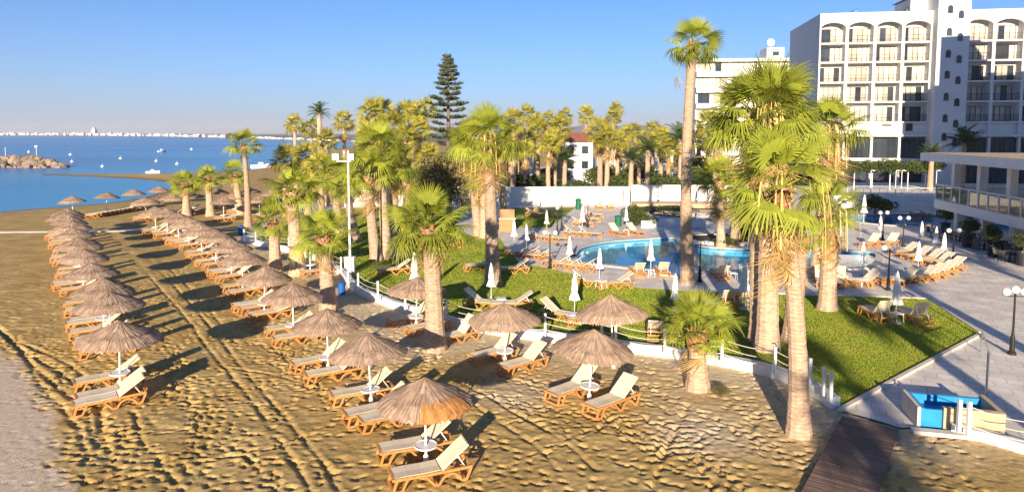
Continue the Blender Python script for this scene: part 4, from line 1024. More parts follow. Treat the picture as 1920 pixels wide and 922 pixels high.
LP = [(740,514,20,33,'beside the lawn grove palms'),(826,468,10,33,'behind the grove, on its boundary side'),(842,464,10,33,'behind the grove, on its conifer side'),(902,506,15,33,'on the lawn behind the thickest clump palm'),(962,512,8,33,'on the lawn between clump palm and paving'),
      (905,578,160,38,'on the lawn by the fence, raised back'),(962,580,5,33,'on the lawn by the fence, half hidden by thatch'),(1050,600,150,38,'beside the white table behind the fence'),(1105,608,10,10,'flat, under the shade by the fence'),(1105,537,165,38,'on the lawn left out by the pool paving'.replace('left out ', '')),(1155,540,10,33,'on the lawn beyond the white table'),
      (1228,632,80,38,'behind the fence near the young palm'),(1260,640,75,38,'behind the fence, half hidden by the young palm'),(1195,516,92,38,'backed to the pool, nearer the globe lamps'),(1241,515,88,38,'backed to the pool, nearer the slender palm'),
      (975,478,-15,33,'in the curved paving line, first from the kiosk'),(990,482,-18,33,'in the curved paving line, second from the kiosk'),(1010,487,-20,33,'in the curved paving line, third from the kiosk'),(1048,499,-25,33,'in the curved paving line beside the globe lamp'),(1068,504,-28,33,'in the curved paving line at the pool end'),(1092,508,-30,33,'last of the curved paving line'),
      (1012,450,165,38,'on the paving beside the small lawn, nearer the kiosk'),(1044,453,165,38,'on the paving beside the small lawn, nearer the pool'),(1078,442,165,38,'at the tiled edge near the rounded pool end'),(1105,444,165,38,'second at the tiled edge near the rounded pool end'),(1092,424,165,33,'under the closed parasol by the lamps'),(1106,416,165,33,'behind the parasol by the lamps'),(1113,407,165,33,'third in the line towards the white wall'),
      (1157,441,115,38,'beside the green bin, raised back'),(1190,440,115,38,'beside the low pool planting, raised back'),(1003,406,165,33,'on the small lawn, nearer the kiosk'),(1018,399,165,33,'on the small lawn, nearer the wall'),(1123,392,90,38,'against the boundary wall'),(1144,392,90,38,'against the boundary wall, nearer the lifebuoy'),
      (1351,522,88,38,'beside a white table between slender palm and cluster'),(1364,572,80,38,'on shaded grass behind the young palm'),(1392,566,80,38,'on shaded grass beside the big cluster'),
      (1540,533,70,38,'partly behind the stout lawn palm'),(1572,534,60,38,'by the stout palm at the paving edge'),(1597,534,150,33,'near the white table on the paving edge'),(1622,535,20,33,'beyond the white table on the paving edge'),(1655,532,150,33,'beside the tall globe lamp'),(1690,531,15,33,'in the tight paving row, first from the lamp'),(1708,529,15,33,'in the tight paving row, second from the lamp'),(1727,527,15,33,'in the tight paving row, third from the lamp'),(1746,522,18,33,'in the tight paving row, fourth from the lamp'),(1765,516,18,33,'in the tight paving row, fifth from the lamp'),(1782,508,18,33,'last of the tight paving row'),
      (1633,462,35,38,'on the sunlit terrace beside the planting'),(1668,461,35,38,'on the sunlit terrace beyond the parasol'),(1697,478,15,33,'on the terrace at the shade edge, first from the lamp'),(1720,486,15,33,'on the terrace at the shade edge, second from the lamp'),(1743,492,15,33,'on the terrace at the shade edge, third from the lamp'),(1762,498,15,33,'on the terrace at the shade edge, fourth from the lamp'),
      (1644,600,90,50,'with raised back on the lawn corner, kerb farther'),(1713,604,88,50,'with raised back on the lawn corner, kerb nearer'),(1716,404,70,33,'in deep shade by the terrace pool'),(1737,404,70,33,'in deep shade by the terrace pool steps')]
for x, y, ang, bk_, ph in LP:
    g = G3(x, y, TZ); z = TZ + (.02 if (inside(np.array([g.x]), np.array([g.y]), LAWN)[0] or inside(np.array([g.x]), np.array([g.y]), LAWN2)[0]) else 0)
    # an angle of 90 points the head of the lounger away from the sea front
    a = R(ang + 180) if ang in (88, 90, 92, 80, 75) else R(ang)
    lounger((g.x, g.y, z+.005), a, 'cream and orange lounger ' + ph, 'loungers on the pool terrace', bk_, 1.05)
for x, y, ph in [(1080,606,'under the closed parasol behind the fence'),(1127,540,'between the two lawn loungers by the pool'),(1218,518,'between the two loungers backed to the pool'),(1174,440,'beside the green litter bin'),(1374,524,'beside a lounger at the slender palm'),(1397,578,'below the parasol by the big cluster'),(1617,536,'below the parasol at the square pool corner'),(1680,604,'between the loungers on the lawn corner'),(940,575,'below the parasol near the four-palm clump')]:
    side_table(x, y, 'white plastic side table ' + ph)
for x, y0, y1, n, ph in [(1031,438,503,2,'at the curved edge of lawn and paving'),(1045,392,440,1,'between small lawn and loungers, nearer the pool'),(1053,384,432,1,'between small lawn and loungers, nearer the wall'),(1312,456,528,2,'beside the slender palm at the pool'),(1693,410,462,2,'on the shaded terrace, standing alone'),(1655,400,450,2,'beside a parasol on the sunlit terrace'),(1665,466,544,2,'at the end of the tight lounger row'),(1786,440,490,2,'beside the packed loungers near the veranda'),(1897,550,664,3,'on the plaza beside the steel handrail'),(1102,384,426,1,'by the closed parasol near the loungers')]:
    lamp(x, y0, y1, 'black lamp post with white globes ' + ph if n > 1 else 'slim black lamp post ' + ph, n, rnd.uniform(-.3,.3))
# pool ladder
g = G3(1273,520,TZ); t = thing('pool_ladder', 'steel pool ladder at the main pool edge', 'ladder', g)
for x in (-.28, .28): MB().tube([(x,-.45,.07),(x,-.4,.75),(x,-.1,.9),(x,.2,.7),(x,.25,-.5)], .025, 6).obj('handrail', M['steel'], t)
for z in (-.15,-.4): MB().bar((-.28,.25,z),(.28,.25,z),.06,.03).obj('rung', M['steel'], t)
# planted island between the pools
g = G(1398,465); isl = [(g[0]+4.6*math.cos(a), g[1]+2.4*math.sin(a)+3.6) for a in [k*math.pi/16 for k in range(32)]]
io = strip_wall(isl + isl[:2], .35, -.98, .28).obj('island_wall', M['coping']); tag(io, kind='structure'); sheet('island_bed', [isl], .2, M['soil'])
for x, y, tx, ty, lab in ((1352,462,1348,340,'palm on the round pool island, nearer the slender palm'), (1376,460,1384,350,'palm on the round pool island, beside the rounded bush')):
    b_ = G3(x, y, .1); t_ = atY(tx, ty, b_.y); fan_palm(b_, t_, .34, .28, 24, 1.15, int(x), lab, dead=4, skirt=8, stalk=6)
# pale raised walls and rocks between the pools
t = thing('cascade_wall', 'pale curved cascade wall between the two pools', 'wall')
strip_wall(smooth_poly([G(1205,428), G(1260,424), G(1320,428), G(1350,440), G(1352,448)], 4), .5, 0, .75).obj('wall_band', M['wallwhite'], t)
strip_wall(smooth_poly([G(1380,425), G(1440,428), G(1480,440)], 4), .5, 0, .9).obj('wall_band', M['wallwhite'], t)

# ------------------------------------------------------------------ hotel
def arch_ring(w_, h_spring, h_top, depth, hgt):
    """panel with an arched opening, local x 0..w_, z 0..hgt, thickness depth"""
    b = MB(); n = 14; pts = [(w_*k/n, h_spring + (h_top-h_spring)*math.sin(math.pi*k/n)**.6) for k in range(n+1)]
    for k in range(n):
        (x0, z0), (x1, z1) = pts[k], pts[k+1]
        b.add([(x0,0,z0),(x1,0,z1),(x1,0,hgt),(x0,0,hgt),(x0,depth,z0),(x1,depth,z1),(x1,depth,hgt),(x0,depth,hgt)], [(0,1,2,3),(7,6,5,4),(0,4,5,1),(3,2,6,7)])
    return b
def railing(w_):
    b = MB().bar((0,0,1.0),(w_,0,1.0),.05,.05).bar((0,0,.12),(w_,0,.12),.04,.04)
    for k in range(int(w_/.16)+1): b.bar((.02+k*.16,0,.1),(.02+k*.16,0,1.0),.022,.022)
    return b.mesh('railing', M['dark'])
wrnd = random.Random(31)
def window_set(parent, x0, w_, z0, h_, y, n, pane_m, frame_m=None):
    f = MB()
    f.box(x0,x0+w_,y-.05,y+.03,z0,z0+.06).box(x0,x0+w_,y-.05,y+.03,z0+h_-.07,z0+h_)
    for k in range(n+1): xx = x0+(w_-.07)*k/n; f.box(xx,xx+.07,y-.06,y+.03,z0+.06,z0+h_-.07)
    fo = f.obj('window', frame_m or M['dark'], parent)
    pw = (w_-.07)/n
    for k in range(n): MB().box(x0+pw*k+.07,x0+pw*(k+1),y-.01,y+.01,z0+.06,z0+h_-.07).obj('pane', M['darkglass'] if pane_m is M['curtain'] and wrnd.random() < .2 else pane_m, fo)
HB = atY(1527, 345, 103); HB.z = 1.7
hot = thing('hotel', 'large white hotel with arched top balconies and stair tower', 'hotel', HB, R(-9))
zz = lambda py: atY(1640, py, 101.6).z - 1.7
ZR, ZA = zz(23), zz(42); FL = [zz(79), zz(115), zz(153), zz(190), zz(228)]; ZL = zz(252)
def wing(x0, nb_, bw_, first):
    Lw = nb_*bw_
    MB().box(x0, x0+Lw, 1.6, 18, 0, ZR-.35).obj('wall', M['hotel'], hot)
    MB().box(x0-.02, x0+Lw+.02, -.12, 18.1, ZR-.34, ZR).obj('parapet', M['hotel'], hot)
    top = FL[0]
    for k in range(nb_+1): xx = x0+k*bw_; MB().box(xx-(.22 if k else 0), xx+(.22 if k < nb_ else 0), 0, 1.598, ZL, ZR-.342).obj('pier', M['hotel'], hot)
    for z in FL: MB().box(x0+.222, x0+Lw-.222, -.10, 1.598, z-.24, z).obj('floor_slab', M['hotel'], hot)
    MB().box(x0, x0+Lw, -.14, 1.598, ZL-.35, ZL-.002).obj('ledge', M['hotel'], hot)
    MB().box(x0+.222, x0+Lw-.222, .35, 1.598, ZL, FL[4]-.242).obj('spandrel', M['hotel'], hot)
    rl = railing(bw_-.46); ar = arch_ring(bw_-.44, ZA-top-.55, ZA-top+.1, .5, ZR-.342-top).mesh('arch', M['hotel'])
    for k in range(nb_):
        a = part('arch', ar, hot); a.location = (x0+k*bw_+.22, 0, top)
        for i, z in enumerate(FL):
            r_ = part('railing', rl, hot); r_.location = (x0+k*bw_+.23, -.02, z)
            zt = (FL[i-1]-.24) if i else ZA
            window_set(hot, x0+k*bw_+.45, bw_-.95, z+.02, min(2.25, zt-z-.3), 1.55, 4, M['curtain'])
    for k in range(nb_):
        xx = x0+k*bw_
        if first and k == 2: MB().box(xx+1.6, xx+2.9, .30, .34, ZL+1.25, ZL+1.5).obj('vent', M['dark'], hot)
        if first and k == 3: window_set(hot, xx+1.0, .95, ZL+.5, 1.1, .33, 2, M['darkglass'])
    # ground floors: tall shopfront glazing between piers
    for k in range(nb_):
        xx = x0+k*bw_
        MB().box(xx, xx+.35, .2, 1.598, 0, ZL-.352).obj('pier', M['hotel'], hot)
        window_set(hot, xx+.36, bw_-.38, ZL-3.6, 2.95, .75, 5, M['darkglass'])
        MB().box(xx+.36, xx+bw_-.01, .4, 1.598, ZL-4.1, ZL-3.62).obj('band', M['hotel'], hot)
        window_set(hot, xx+.36, bw_-.38, .05, 2.9, 1.45, 4, M['darkglass'])
BW = 3.95; wing(0, 4, BW, True); tx0 = 4*BW+.02; tw = 4.35
wing(tx0+tw+.02, 4, 4.05, False)
ztop = zz(-14)
MB().box(tx0, tx0+tw, -1.6, 5, 0, ztop).obj('stair_tower', M['hotel'], hot)
MB().box(tx0-.15, tx0+tw+.15, -1.75, 5.2, ztop+.002, ztop+.3).obj('tower_cap', M['hotel'], hot)
MB().box(tx0-2.4, tx0-.01, 2, 8, ZR+.002, ztop-.6).obj('lift_house', M['hotel'], hot); MB().add([(tx0-2.7,1.8,ztop-.58),(tx0-.02,1.8,ztop+.0),(tx0-.02,8.2,ztop+.0),(tx0-2.7,8.2,ztop-.58),(tx0-2.7,1.8,ztop-.45),(tx0-.02,1.8,ztop+.13),(tx0-.02,8.2,ztop+.13),(tx0-2.7,8.2,ztop-.45)],[(0,3,2,1),(4,5,6,7),(0,1,5,4),(2,3,7,6),(3,0,4,7),(1,2,6,5)]).obj('roof', M['roofred'], hot)
def arched_window(px, py):
    w_, h_ = .72, 1.25; x = tx0 + tw*(.36 if px == 0 else .70); z = zz(py) - h_/2; y = -1.6
    pts = [(-w_/2,0),(w_/2,0),(w_/2,h_*.65)] + [(w_/2*math.cos(a), h_*.65+w_/2*math.sin(a)) for a in [k*math.pi/8 for k in range(1,8)]] + [(-w_/2,h_*.65)]
    n = len(pts); f = MB(); o2 = [(p[0]*1.22, (p[1]-.5)*1.14+.5) for p in pts]
    f.add([(x+a, y-.07, z+c_) for a, c_ in pts]+[(x+a, y-.07, z+c_) for a, c_ in o2]+[(x+a, y-.001, z+c_) for a, c_ in pts]+[(x+a, y-.001, z+c_) for a, c_ in o2],
          [q for k in range(n) for q in ((k,(k+1)%n,n+(k+1)%n,n+k),(n+k,n+(k+1)%n,3*n+(k+1)%n,3*n+k),(k,2*n+k,2*n+(k+1)%n,(k+1)%n))])
    fo = f.obj('arched_window', M['hotel'], hot)
    MB().add([(x+a, y-.02, z+c_) for a, c_ in pts], [tuple(range(n))]).obj('pane', M['darkglass'], fo)
for k, y0 in enumerate((24,65,105,143,183,222,256)): arched_window(0, y0); arched_window(1, y0+10)
for x in (4.2, 11.5):
    sp_ = thing('solar_panel', 'tilted solar panel on the hotel roof edge, %s the stair tower' % ('farther from' if x < 6 else 'nearer'), 'solar panel', HB + Matrix.Rotation(R(-9),3,'Z') @ Vector((x, 2.5, ZR)), R(-9))
    MB().add([(0,0,.15),(1.9,0,1.0),(1.9,2,1.0),(0,2,.15),(0,0,.22),(1.9,0,1.07),(1.9,2,1.07),(0,2,.22)],[(0,3,2,1),(4,5,6,7),(0,1,5,4),(2,3,7,6),(3,0,4,7),(1,2,6,5)]).obj('panel', M['solar'], sp_)
    for y in (.2,1.8): MB().bar((1.7,y,0),(1.7,y,.9),.06,.06).obj('strut', M['steel'], sp_)
# second hotel farther back
H2 = atY(1302, 345, 150); H2.z = 0
h2 = thing('hotel', 'lower white hotel block behind the palms with rooftop stair house', 'hotel', H2, R(-6)); W2 = 26.5
z2 = lambda py: atY(1400, py, 149).z
zr2 = z2(112); MB().box(0, W2, 1.2, 16, 0, zr2-.4).obj('wall', M['hotel'], h2); MB().box(-.1, W2+.1, -.15, 16, zr2-.39, zr2+.25).obj('parapet', M['hotel'], h2)
nf = 7; fh = (zr2-1.0)/nf
for i in range(nf):
    z = 1.0+i*fh; MB().box(0, W2, -.1, 1.198, z-.18, z+.95).obj('balcony_band', M['hotel'], h2)
    for k in range(7):
        x = .5+k*3.7; window_set(h2, x, 2.6, z+.95, fh-1.35, 1.15, 2, M['curtain'])
    window_set(h2, 26.5-.001-3.2, 0.9, z+1.0, fh-1.6, 1.14, 1, M['darkglass'])
MB().box(15.5,19.2,2,8,zr2+.252,z2(88)).obj('stair_house', M['hotel'], h2); window_set(h2, 16.7, 1.4, zr2+1.0, .9, 1.97, 2, M['darkglass'])
t = thing('satellite_dish', 'cream satellite dish on the far hotel stair house', 'dish', H2 + Matrix.Rotation(R(-6),3,'Z') @ Vector((16.4, 3, z2(88))), 0)
dsh = MB().lathe([(.05,0),(.5,.08),(.85,.28),(.80,.29),(.45,.11),(.04,.04)], 16); dsh.v = [(x, -z-.2, y+1.15) for x, y, z in dsh.v]; dsh.obj('dish', M['canvas'], t); MB().bar((0,0,0),(0,-.1,1.1),.1,.1).obj('stand', M['greybox'], t); MB().bar((0,-.2,1.15),(0,-1.0,1.1),.05,.05).obj('feed_arm', M['dark'], t)
# hotel forecourt: raised terrace, steps, lamp hooks, hedge
c0 = G3(1600,398,0); c1 = G3(1762,398,0)
ft = thing('hotel_steps', 'broad white steps rising to the hotel forecourt', 'steps')
for k in range(6):
    y0 = c0.y + k*.55; MB().box(c0.x-1, c1.x+24, y0, y0+.55-.002 if k < 5 else y0+16, -.02, .35+.27*k).obj('step', M['wallwhite'], ft)
for i, px in enumerate((1632,1679,1690,1755)):
    g = atY(px, 350, c0.y+4.5); t = thing('hook_lamp', 'white hooked lamp post on the hotel forecourt', 'lamp', (g.x, g.y, 1.7), 0, 'forecourt lamp posts')
    MB().tube([(0,0,0),(0,0,2.9),(.04,0,3.0),(.35,0,3.02)], .04, 7).obj('post', M['pole'], t); MB().box(.2,.5,-.08,.08,2.94,3.0).obj('lamp_head', M['pole'], t)
hd = atY(1680, 345, c0.y+11)
t = thing('pergola_hedge', 'dark climbing hedge over the hotel ground floor glazing', 'hedge', (hd.x-3, hd.y, 1.7))
for k in range(7): MB().box(-7.5+k*2.4,-7.4+k*2.4,-.05,.05,0,2.5).obj('post', M['pole'], t)
for k in range(8):
    o = part('foliage', CLOUD[k % 3], t); o.location = (-7.2+k*2.05, 0, 3.0+.15*math.sin(k*2)); o.scale = (1.9,1.5,1.25)
rl_ = thing('forecourt_railing', 'low white railing along the top of the hotel steps', 'railing', (c0.x+1, c0.y+3.6, 1.7))
for k in range(15): MB().bar((k*1.0,0,0),(k*1.0,0,.85),.04,.04).obj('post', M['pole'], rl_)
MB().bar((0,0,.87),(14,0,.87),.04,.05).obj('handrail', M['pole'], rl_)

# ------------------------------------------------------------------ two-level pool bar
pb0 = Vector((*G(1751,389,2.4), 0)); pb1 = Vector((*G(1920,431,2.4), 0)); dv = (pb1-pb0); ang = math.atan2(dv.y, dv.x)
bar = thing('pool_bar', 'white two-level pool bar with glass railing and flat roof', 'building', (pb0.x, pb0.y, 0), ang)   # local x runs along the west edge towards the beach, y into the building
LB = 34.0; DB = 22.0
MB().box(0, LB, 0, DB, 2.4, 3.2).obj('deck_slab', M['white'], bar)
MB().box(-1.2, LB, -.9, DB, 6.75, 7.45).obj('roof_slab', M['white'], bar)
MB().box(-1.1, LB-.1, -.8, DB-.1, 7.452, 7.5).obj('roof_finish', M['beige'], bar)
for k in range(8):
    x = 1.0+k*4.6
    if x > LB-1: break
    MB().box(x, x+.62, 1.3, 1.92, .02, 2.398).obj('column', M['white'], bar); MB().box(x+.05, x+.6, .9, 1.45, 3.202, 6.748).obj('column', M['white'], bar)
    MB().box(x, x+.5, 9, 9.5, .02, 2.398).obj('column', M['white'], bar)
for k in range(22):
    x = .05+k*1.55; MB().box(x, x+.12, .03, .15, 3.202, 4.55).obj('rail_post', M['white'], bar)
    if x+1.55 < LB: MB().box(x+.125, x+1.545, .08, .10, 3.30, 4.38).obj('glass_panel', M['glass'], bar)
MB().box(.05, LB-.1, .02, .16, 4.552, 4.64).obj('handrail', M['white'], bar)
for k in range(9):
    y = .05+k*1.55
    MB().box(.03, .15, y+1.5, y+1.62, 3.202, 4.55).obj('rail_post', M['white'], bar); MB().box(.08,.10, y+.125, y+1.49, 3.30, 4.38).obj('glass_panel', M['glass'], bar)
MB().box(.02, .16, .17, 14, 4.552, 4.64).obj('handrail', M['white'], bar)
MB().box(4, LB, 11, DB-.2, 3.202, 6.748).obj('inner_wall', M['beige'], bar); MB().box(8, LB, 15, DB-.2, .02, 2.398).obj('inner_wall', M['wallwhite'], bar)
window_set(bar, 4.5, 26, 3.5, 2.6, 10.97, 14, M['darkglass'])
# potted plants and dining sets under the deck
for i, (px, py, ph) in enumerate([(1772,437,'beside the veranda column nearest the steps'),(1813,463,'between two veranda columns'),(1861,481,'in front of the veranda dining chairs'),(1918,498,'last along the veranda front')]):
    g = G3(px, py, TZ); t = thing('potted_plant', 'dark pot with a round green bush ' + ph, 'potted plant', g)
    MB().lathe([(.33,0),(.42,.9),(.47,.92),(.46,.99),(.38,.98),(.36,.85)], 14).obj('pot', M['pot'], t)
    o = part('bush', CLOUD[i % 3], t); o.location = (0,0,1.7); o.scale = (.75,.75,.85)
    MB().tube([(0,0,.8),(0,0,1.5)], .05, 6).obj('stem', M['bark'], t)
def chair_spec():
    s_ = [('seat', MB().box(-.25,.25,-.25,.25,.43,.47).mesh('seat', M['rattan'])), ('backrest', MB().add([(-.25,.25,.46),(.25,.25,.46),(.27,.34,.9),(-.27,.34,.9),(-.25,.29,.46),(.25,.29,.46),(.27,.38,.9),(-.27,.38,.9)],[(0,1,2,3),(7,6,5,4),(0,4,5,1),(2,6,7,3),(0,3,7,4),(1,5,6,2)]).mesh('backrest', M['rattan']))]
    for x in (-.23,.23):
        for y in (-.23,.23): s_.append(('leg', MB().bar((x,y,0),(x,y,.43),.035,.035).mesh('leg', M['dark'])))
    return s_
CH = chair_spec(); TBL = [('table_top', MB().box(-.42,.42,-.42,.42,.72,.76).mesh('table_top', M['rattan'])), ('leg', MB().tube([(0,0,.03),(0,0,.72)],.04,8).mesh('leg', M['dark'])), ('foot', MB().lathe([(.28,0),(.28,.02),(.05,.04)],12).mesh('foot', M['dark']))]
DT = ['by the second potted plant','by the third potted plant','behind the second potted plant','by the last potted plant','behind the third potted plant','farthest under the deck','beside the first potted plant']
for i, (px, py) in enumerate([(1800,452),(1845,468),(1838,455),(1893,490),(1880,470),(1905,476),(1760,446)]):
    g = G3(px, py, TZ); build('dining_table', TBL, 'dark square dining table under the deck, ' + DT[i], 'table', g, rnd.random(), 'dining tables under the deck')
    for k in range(4 if i < 6 else 2):
        a = k*math.pi/2+.4; build('dining_chair', CH, 'dark woven chair at the dining table ' + DT[i], 'chair', g + Vector((.72*math.cos(a), .72*math.sin(a), 0)), a-math.pi/2, 'dining chairs under the deck')

# ------------------------------------------------------------------ villa and low houses beyond the wall
def villa(px0, px1, pyt, Yd, label, roof=True, depth=8):
    a = atY(px0, pyt, Yd); b2 = atY(px1, pyt, Yd); wd = b2.x-a.x; h_ = a.z
    t = thing('white_villa', label, 'house', (a.x, Yd, 0))
    MB().box(0, wd, 0, depth, 0, h_).obj('wall', M['wallwhite'], t)
    n = max(1, int(wd/2.6))
    for k in range(n):
        for z in ((h_-2.2,) if h_ < 4 else (h_-2.2, h_-5.0)):
            if z > .3: window_set(t, .6+k*wd/n, 1.2, z, 1.4, -.02, 2, M['darkglass'])
    if roof:
        MB().add([(-.5,-.5,h_+.002),(wd+.5,-.5,h_+.002),(wd+.5,depth+.5,h_+.002),(-.5,depth+.5,h_+.002),(wd*.2,depth/2,h_+1.7),(wd*.8,depth/2,h_+1.7)],[(0,3,2,1),(0,1,5,4),(1,2,5),(2,3,4,5),(3,0,4)]).obj('roof', M['roofred'], t)
    else: MB().box(-.1,wd+.1,-.1,depth,h_+.002,h_+.3).obj('parapet', M['wallwhite'], t)
villa(1058,1112,266,125,'white villa with red tiled roof beyond the boundary wall')
villa(1030,1062,272,140,'smaller white villa with red roof behind the palms')
villa(960,1005,300,118,'low white house behind the four-trunk palm clump', False)
villa(1185,1262,285,130,'low white flat-roofed house behind the date palms', False)
villa(1120,1180,292,135,'flat white house between villa and date palms', False)
villa(690,760,322,105,'low white beach house behind the lawn grove', False, 6)
villa(392,412,352,120,'small white hut beside the far beach parasols', False, 3)

# ------------------------------------------------------------------ right foreground: boardwalk, foot bath, rails
bw0, bw1 = G3(1572,790), G3(1692,803); e0, e1 = G3(1480,985), G3(1622,985)
t = thing('boardwalk', 'brown plank boardwalk leading from the plaza onto the sand', 'boardwalk')
dirv = ((e0+e1)/2-(bw0+bw1)/2); Lb = dirv.length; dirv.normalize(); perp = Vector((-dirv.y, dirv.x, 0)); mid = (bw0+bw1)/2; wdb = (bw1-bw0).length
wdb *= .88; pk = MB().box(-wdb/2, wdb/2, -.062, .062, 0, .035).mesh('plank', M['wood']); npk = int((Lb+.2)/.14); az = math.atan2(perp.y, perp.x)
for k in range(npk):
    o = part('plank', pk, t); pp = mid + dirv*(.1+k*.14); o.location = (pp.x, pp.y, .07+rnd.uniform(-.004,.004)); o.rotation_euler = (rnd.gauss(0,.01), 0, az+rnd.gauss(0,.006))
for s_ in (-1, 1):
    p0 = mid + perp*s_*wdb*.42; p1 = p0 + dirv*Lb; MB().bar((p0.x,p0.y,.02),(p1.x,p1.y,.02),.08,.09).obj('bearer', M['wood'], t)
# foot bath
A = G3(1768,806,TZ); B_ = G3(1884,817,TZ); fx = (B_-A); wf = fx.length; af = math.atan2(fx.y, fx.x)
t = thing('foot_bath', 'beige tiled foot bath with bright blue basin at the beach entrance', 'foot bath', A, af)
MB().box(0, wf, 0, .16, 0, .72).obj('front_wall', M['beige'], t); MB().box(wf-.16, wf, .162, 1.5, 0, .72).obj('end_wall', M['beige'], t)
MB().box(-.62, wf-.162, 1.35, 1.5, 0, .62).obj('back_wall', M['basintile'], t); MB().box(-.62,-.50,.1,1.348,0,.62).obj('side_wall', M['basintile'], t); MB().box(-.498, wf-.162, .162, 1.348, .01, .30).obj('basin_floor', M['basintile'], t)
MB().box(-.498,-.002,.1,.161,0,.60).obj('front_wall', M['basintile'], t)
MB().box(-.72,-.622,.05,1.55,0,.66).obj('outer_face', M['coping'], t)
MB().box(-1.0, 0.5, -.55, -.25, 0, .12).obj('step', M['coping'], t)
lw2 = strip_wall([G(1783,812), G(1850,826), G(1930,850), G(2100,905)], .34, -.2, .30).obj('low_wall', M['white']); tag(lw2, 'short white wall in front of the foot bath', 'wall')
rope_fence([(1797,808),(1815,813),(1960,850)], 'white posts with ropes in front of the foot bath', 1.0, .30)
g = G3(1849,740,TZ); t = thing('steel_handrail', 'steel post and handrail beside the foot bath', 'handrail', g)
MB().tube([(0,0,0),(0,0,1.55)], .04, 8).obj('post', M['steel'], t); p2 = G3(1836,632,TZ)-g; MB().tube([(0,0,1.5),(p2.x*.35,p2.y*.35,1.3),(p2.x*.7,p2.y*.7,.9)], .025, 6).obj('rail', M['steel'], t); MB().tube([(p2.x*.7,p2.y*.7,0),(p2.x*.7,p2.y*.7,.9)], .03, 6).obj('post', M['steel'], t)
g = G3(1511,742,0); t = thing('shower_post', 'slim steel shower post with blue tap behind the leaning palm', 'shower', g)
MB().tube([(0,0,0),(0,0,1.5),(-.1,0,1.62),(-.2,0,1.58)], .03, 8).obj('post', M['steel'], t); MB().box(-.06,.06,-.08,-.03,1.0,1.15).obj('tap', M['blue'], t)

# ------------------------------------------------------------------ bay: breakwater, boats, far city
t = thing('breakwater', 'grey-brown boulder breakwater jutting into the bay', 'breakwater', (0,0,0))
a = G3(-140,311,SEA); b2 = G3(122,314,SEA); q = random.Random(4); rb = MB(); rock = MB().sphere((0,0,0),1,6,4)
for k in range(420):
    f = q.random(); p = a.lerp(b2, f); hw = 4.6*min(1, (1-f)*5+.25); off = q.uniform(-1,1); zt = (1-abs(off))*2.9*min(1,(1-f)*4+.2)
    s_ = q.uniform(.6,1.4); mt = Matrix.Translation(p+Vector((0,off*hw,zt-.3))) @ Matrix.Rotation(q.uniform(0,6),4,Vector((q.random(),q.random(),q.random()+.1)).normalized()) @ Matrix.Diagonal((s_*q.uniform(.7,1.3),s_,s_*q.uniform(.5,.9),1))
    rb.merge([(x*q.uniform(.8,1.2),y*q.uniform(.8,1.2),z*q.uniform(.8,1.2)) for x,y,z in rock.v], rock.f, mt)
o = rb.obj('boulders', M['rock'], t); o['kind'] = 'stuff'
for px, hgt, lab in ((12,3.5,'plain mast at the root of the breakwater'),(70,3.4,'beacon mast with white lamp on the breakwater')):
    g = G3(px, 312, SEA); t = thing('breakwater_mast', lab, 'mast', (g.x, g.y, 1.6)); MB().tube([(0,0,0),(0,0,hgt)], .12, 6).obj('mast', M['greybox'], t)
    if px > 20: MB().sphere((0,0,hgt+.3),.45,8,6).obj('lamp', M['globe'], t)
def boat(px, py, L_, label, rz=0):
    g = G3(px, py, SEA); t = thing('small_boat', label, 'boat', (g.x, g.y, SEA), rz)
    vs = []; n = 9
    for k in range(n):
        u = k/(n-1); x = (u-.5)*L_; w_ = .2*L_*math.sin(math.pi*min(1,.22+u*.78))**.7; sh = .16*L_+.07*L_*u*u
        vs += [(x,-w_,sh),(x,-w_*.6,-.06*L_),(x,w_*.6,-.06*L_),(x,w_,sh),(x,w_*.8,sh*.8),(x,-w_*.8,sh*.8)]
    fs = [(6*k+j, 6*k+(j+1)%6, 6*k+6+(j+1)%6, 6*k+6+j) for k in range(n-1) for j in range(6)] + [tuple(range(6)), tuple(range(6*n-1, 6*n-7, -1))]
    MB().add(vs, fs).obj('hull', M['boat'], t); MB().box(-.12*L_,.12*L_,-.1*L_,.1*L_,.14*L_,.30*L_).obj('cabin', M['boat'], t); MB().box(-.05*L_,.125*L_,-.085*L_,.085*L_,.302*L_,.33*L_).obj('roof', M['blue'], t)
boat(287,325,3.2,'small white boat drawn up on the sand spit', .1); boat(489,315,5.5,'white motor boat moored beyond the palms', .4); boat(304,285,5,'small white boat out on the bay, nearest mid water', 1.2)
for k, (px, py) in enumerate([(54,286),(132,291),(135,304),(226,298),(192,313),(293,303),(332,308),(359,281)]):
    g = G3(px, py, SEA); t = thing('mooring_buoy', 'white mooring buoy floating on the bay', 'buoy', (g.x, g.y, SEA), 0, 'mooring buoys'); sz_ = .0016*g.y+.15
    MB().lathe([(.02*sz_,-.8*sz_),(sz_,-.3*sz_),(sz_,.5*sz_),(.3*sz_,1.2*sz_),(.06*sz_,1.3*sz_),(.05*sz_,2.4*sz_)],8).obj('float', M['boat'], t)
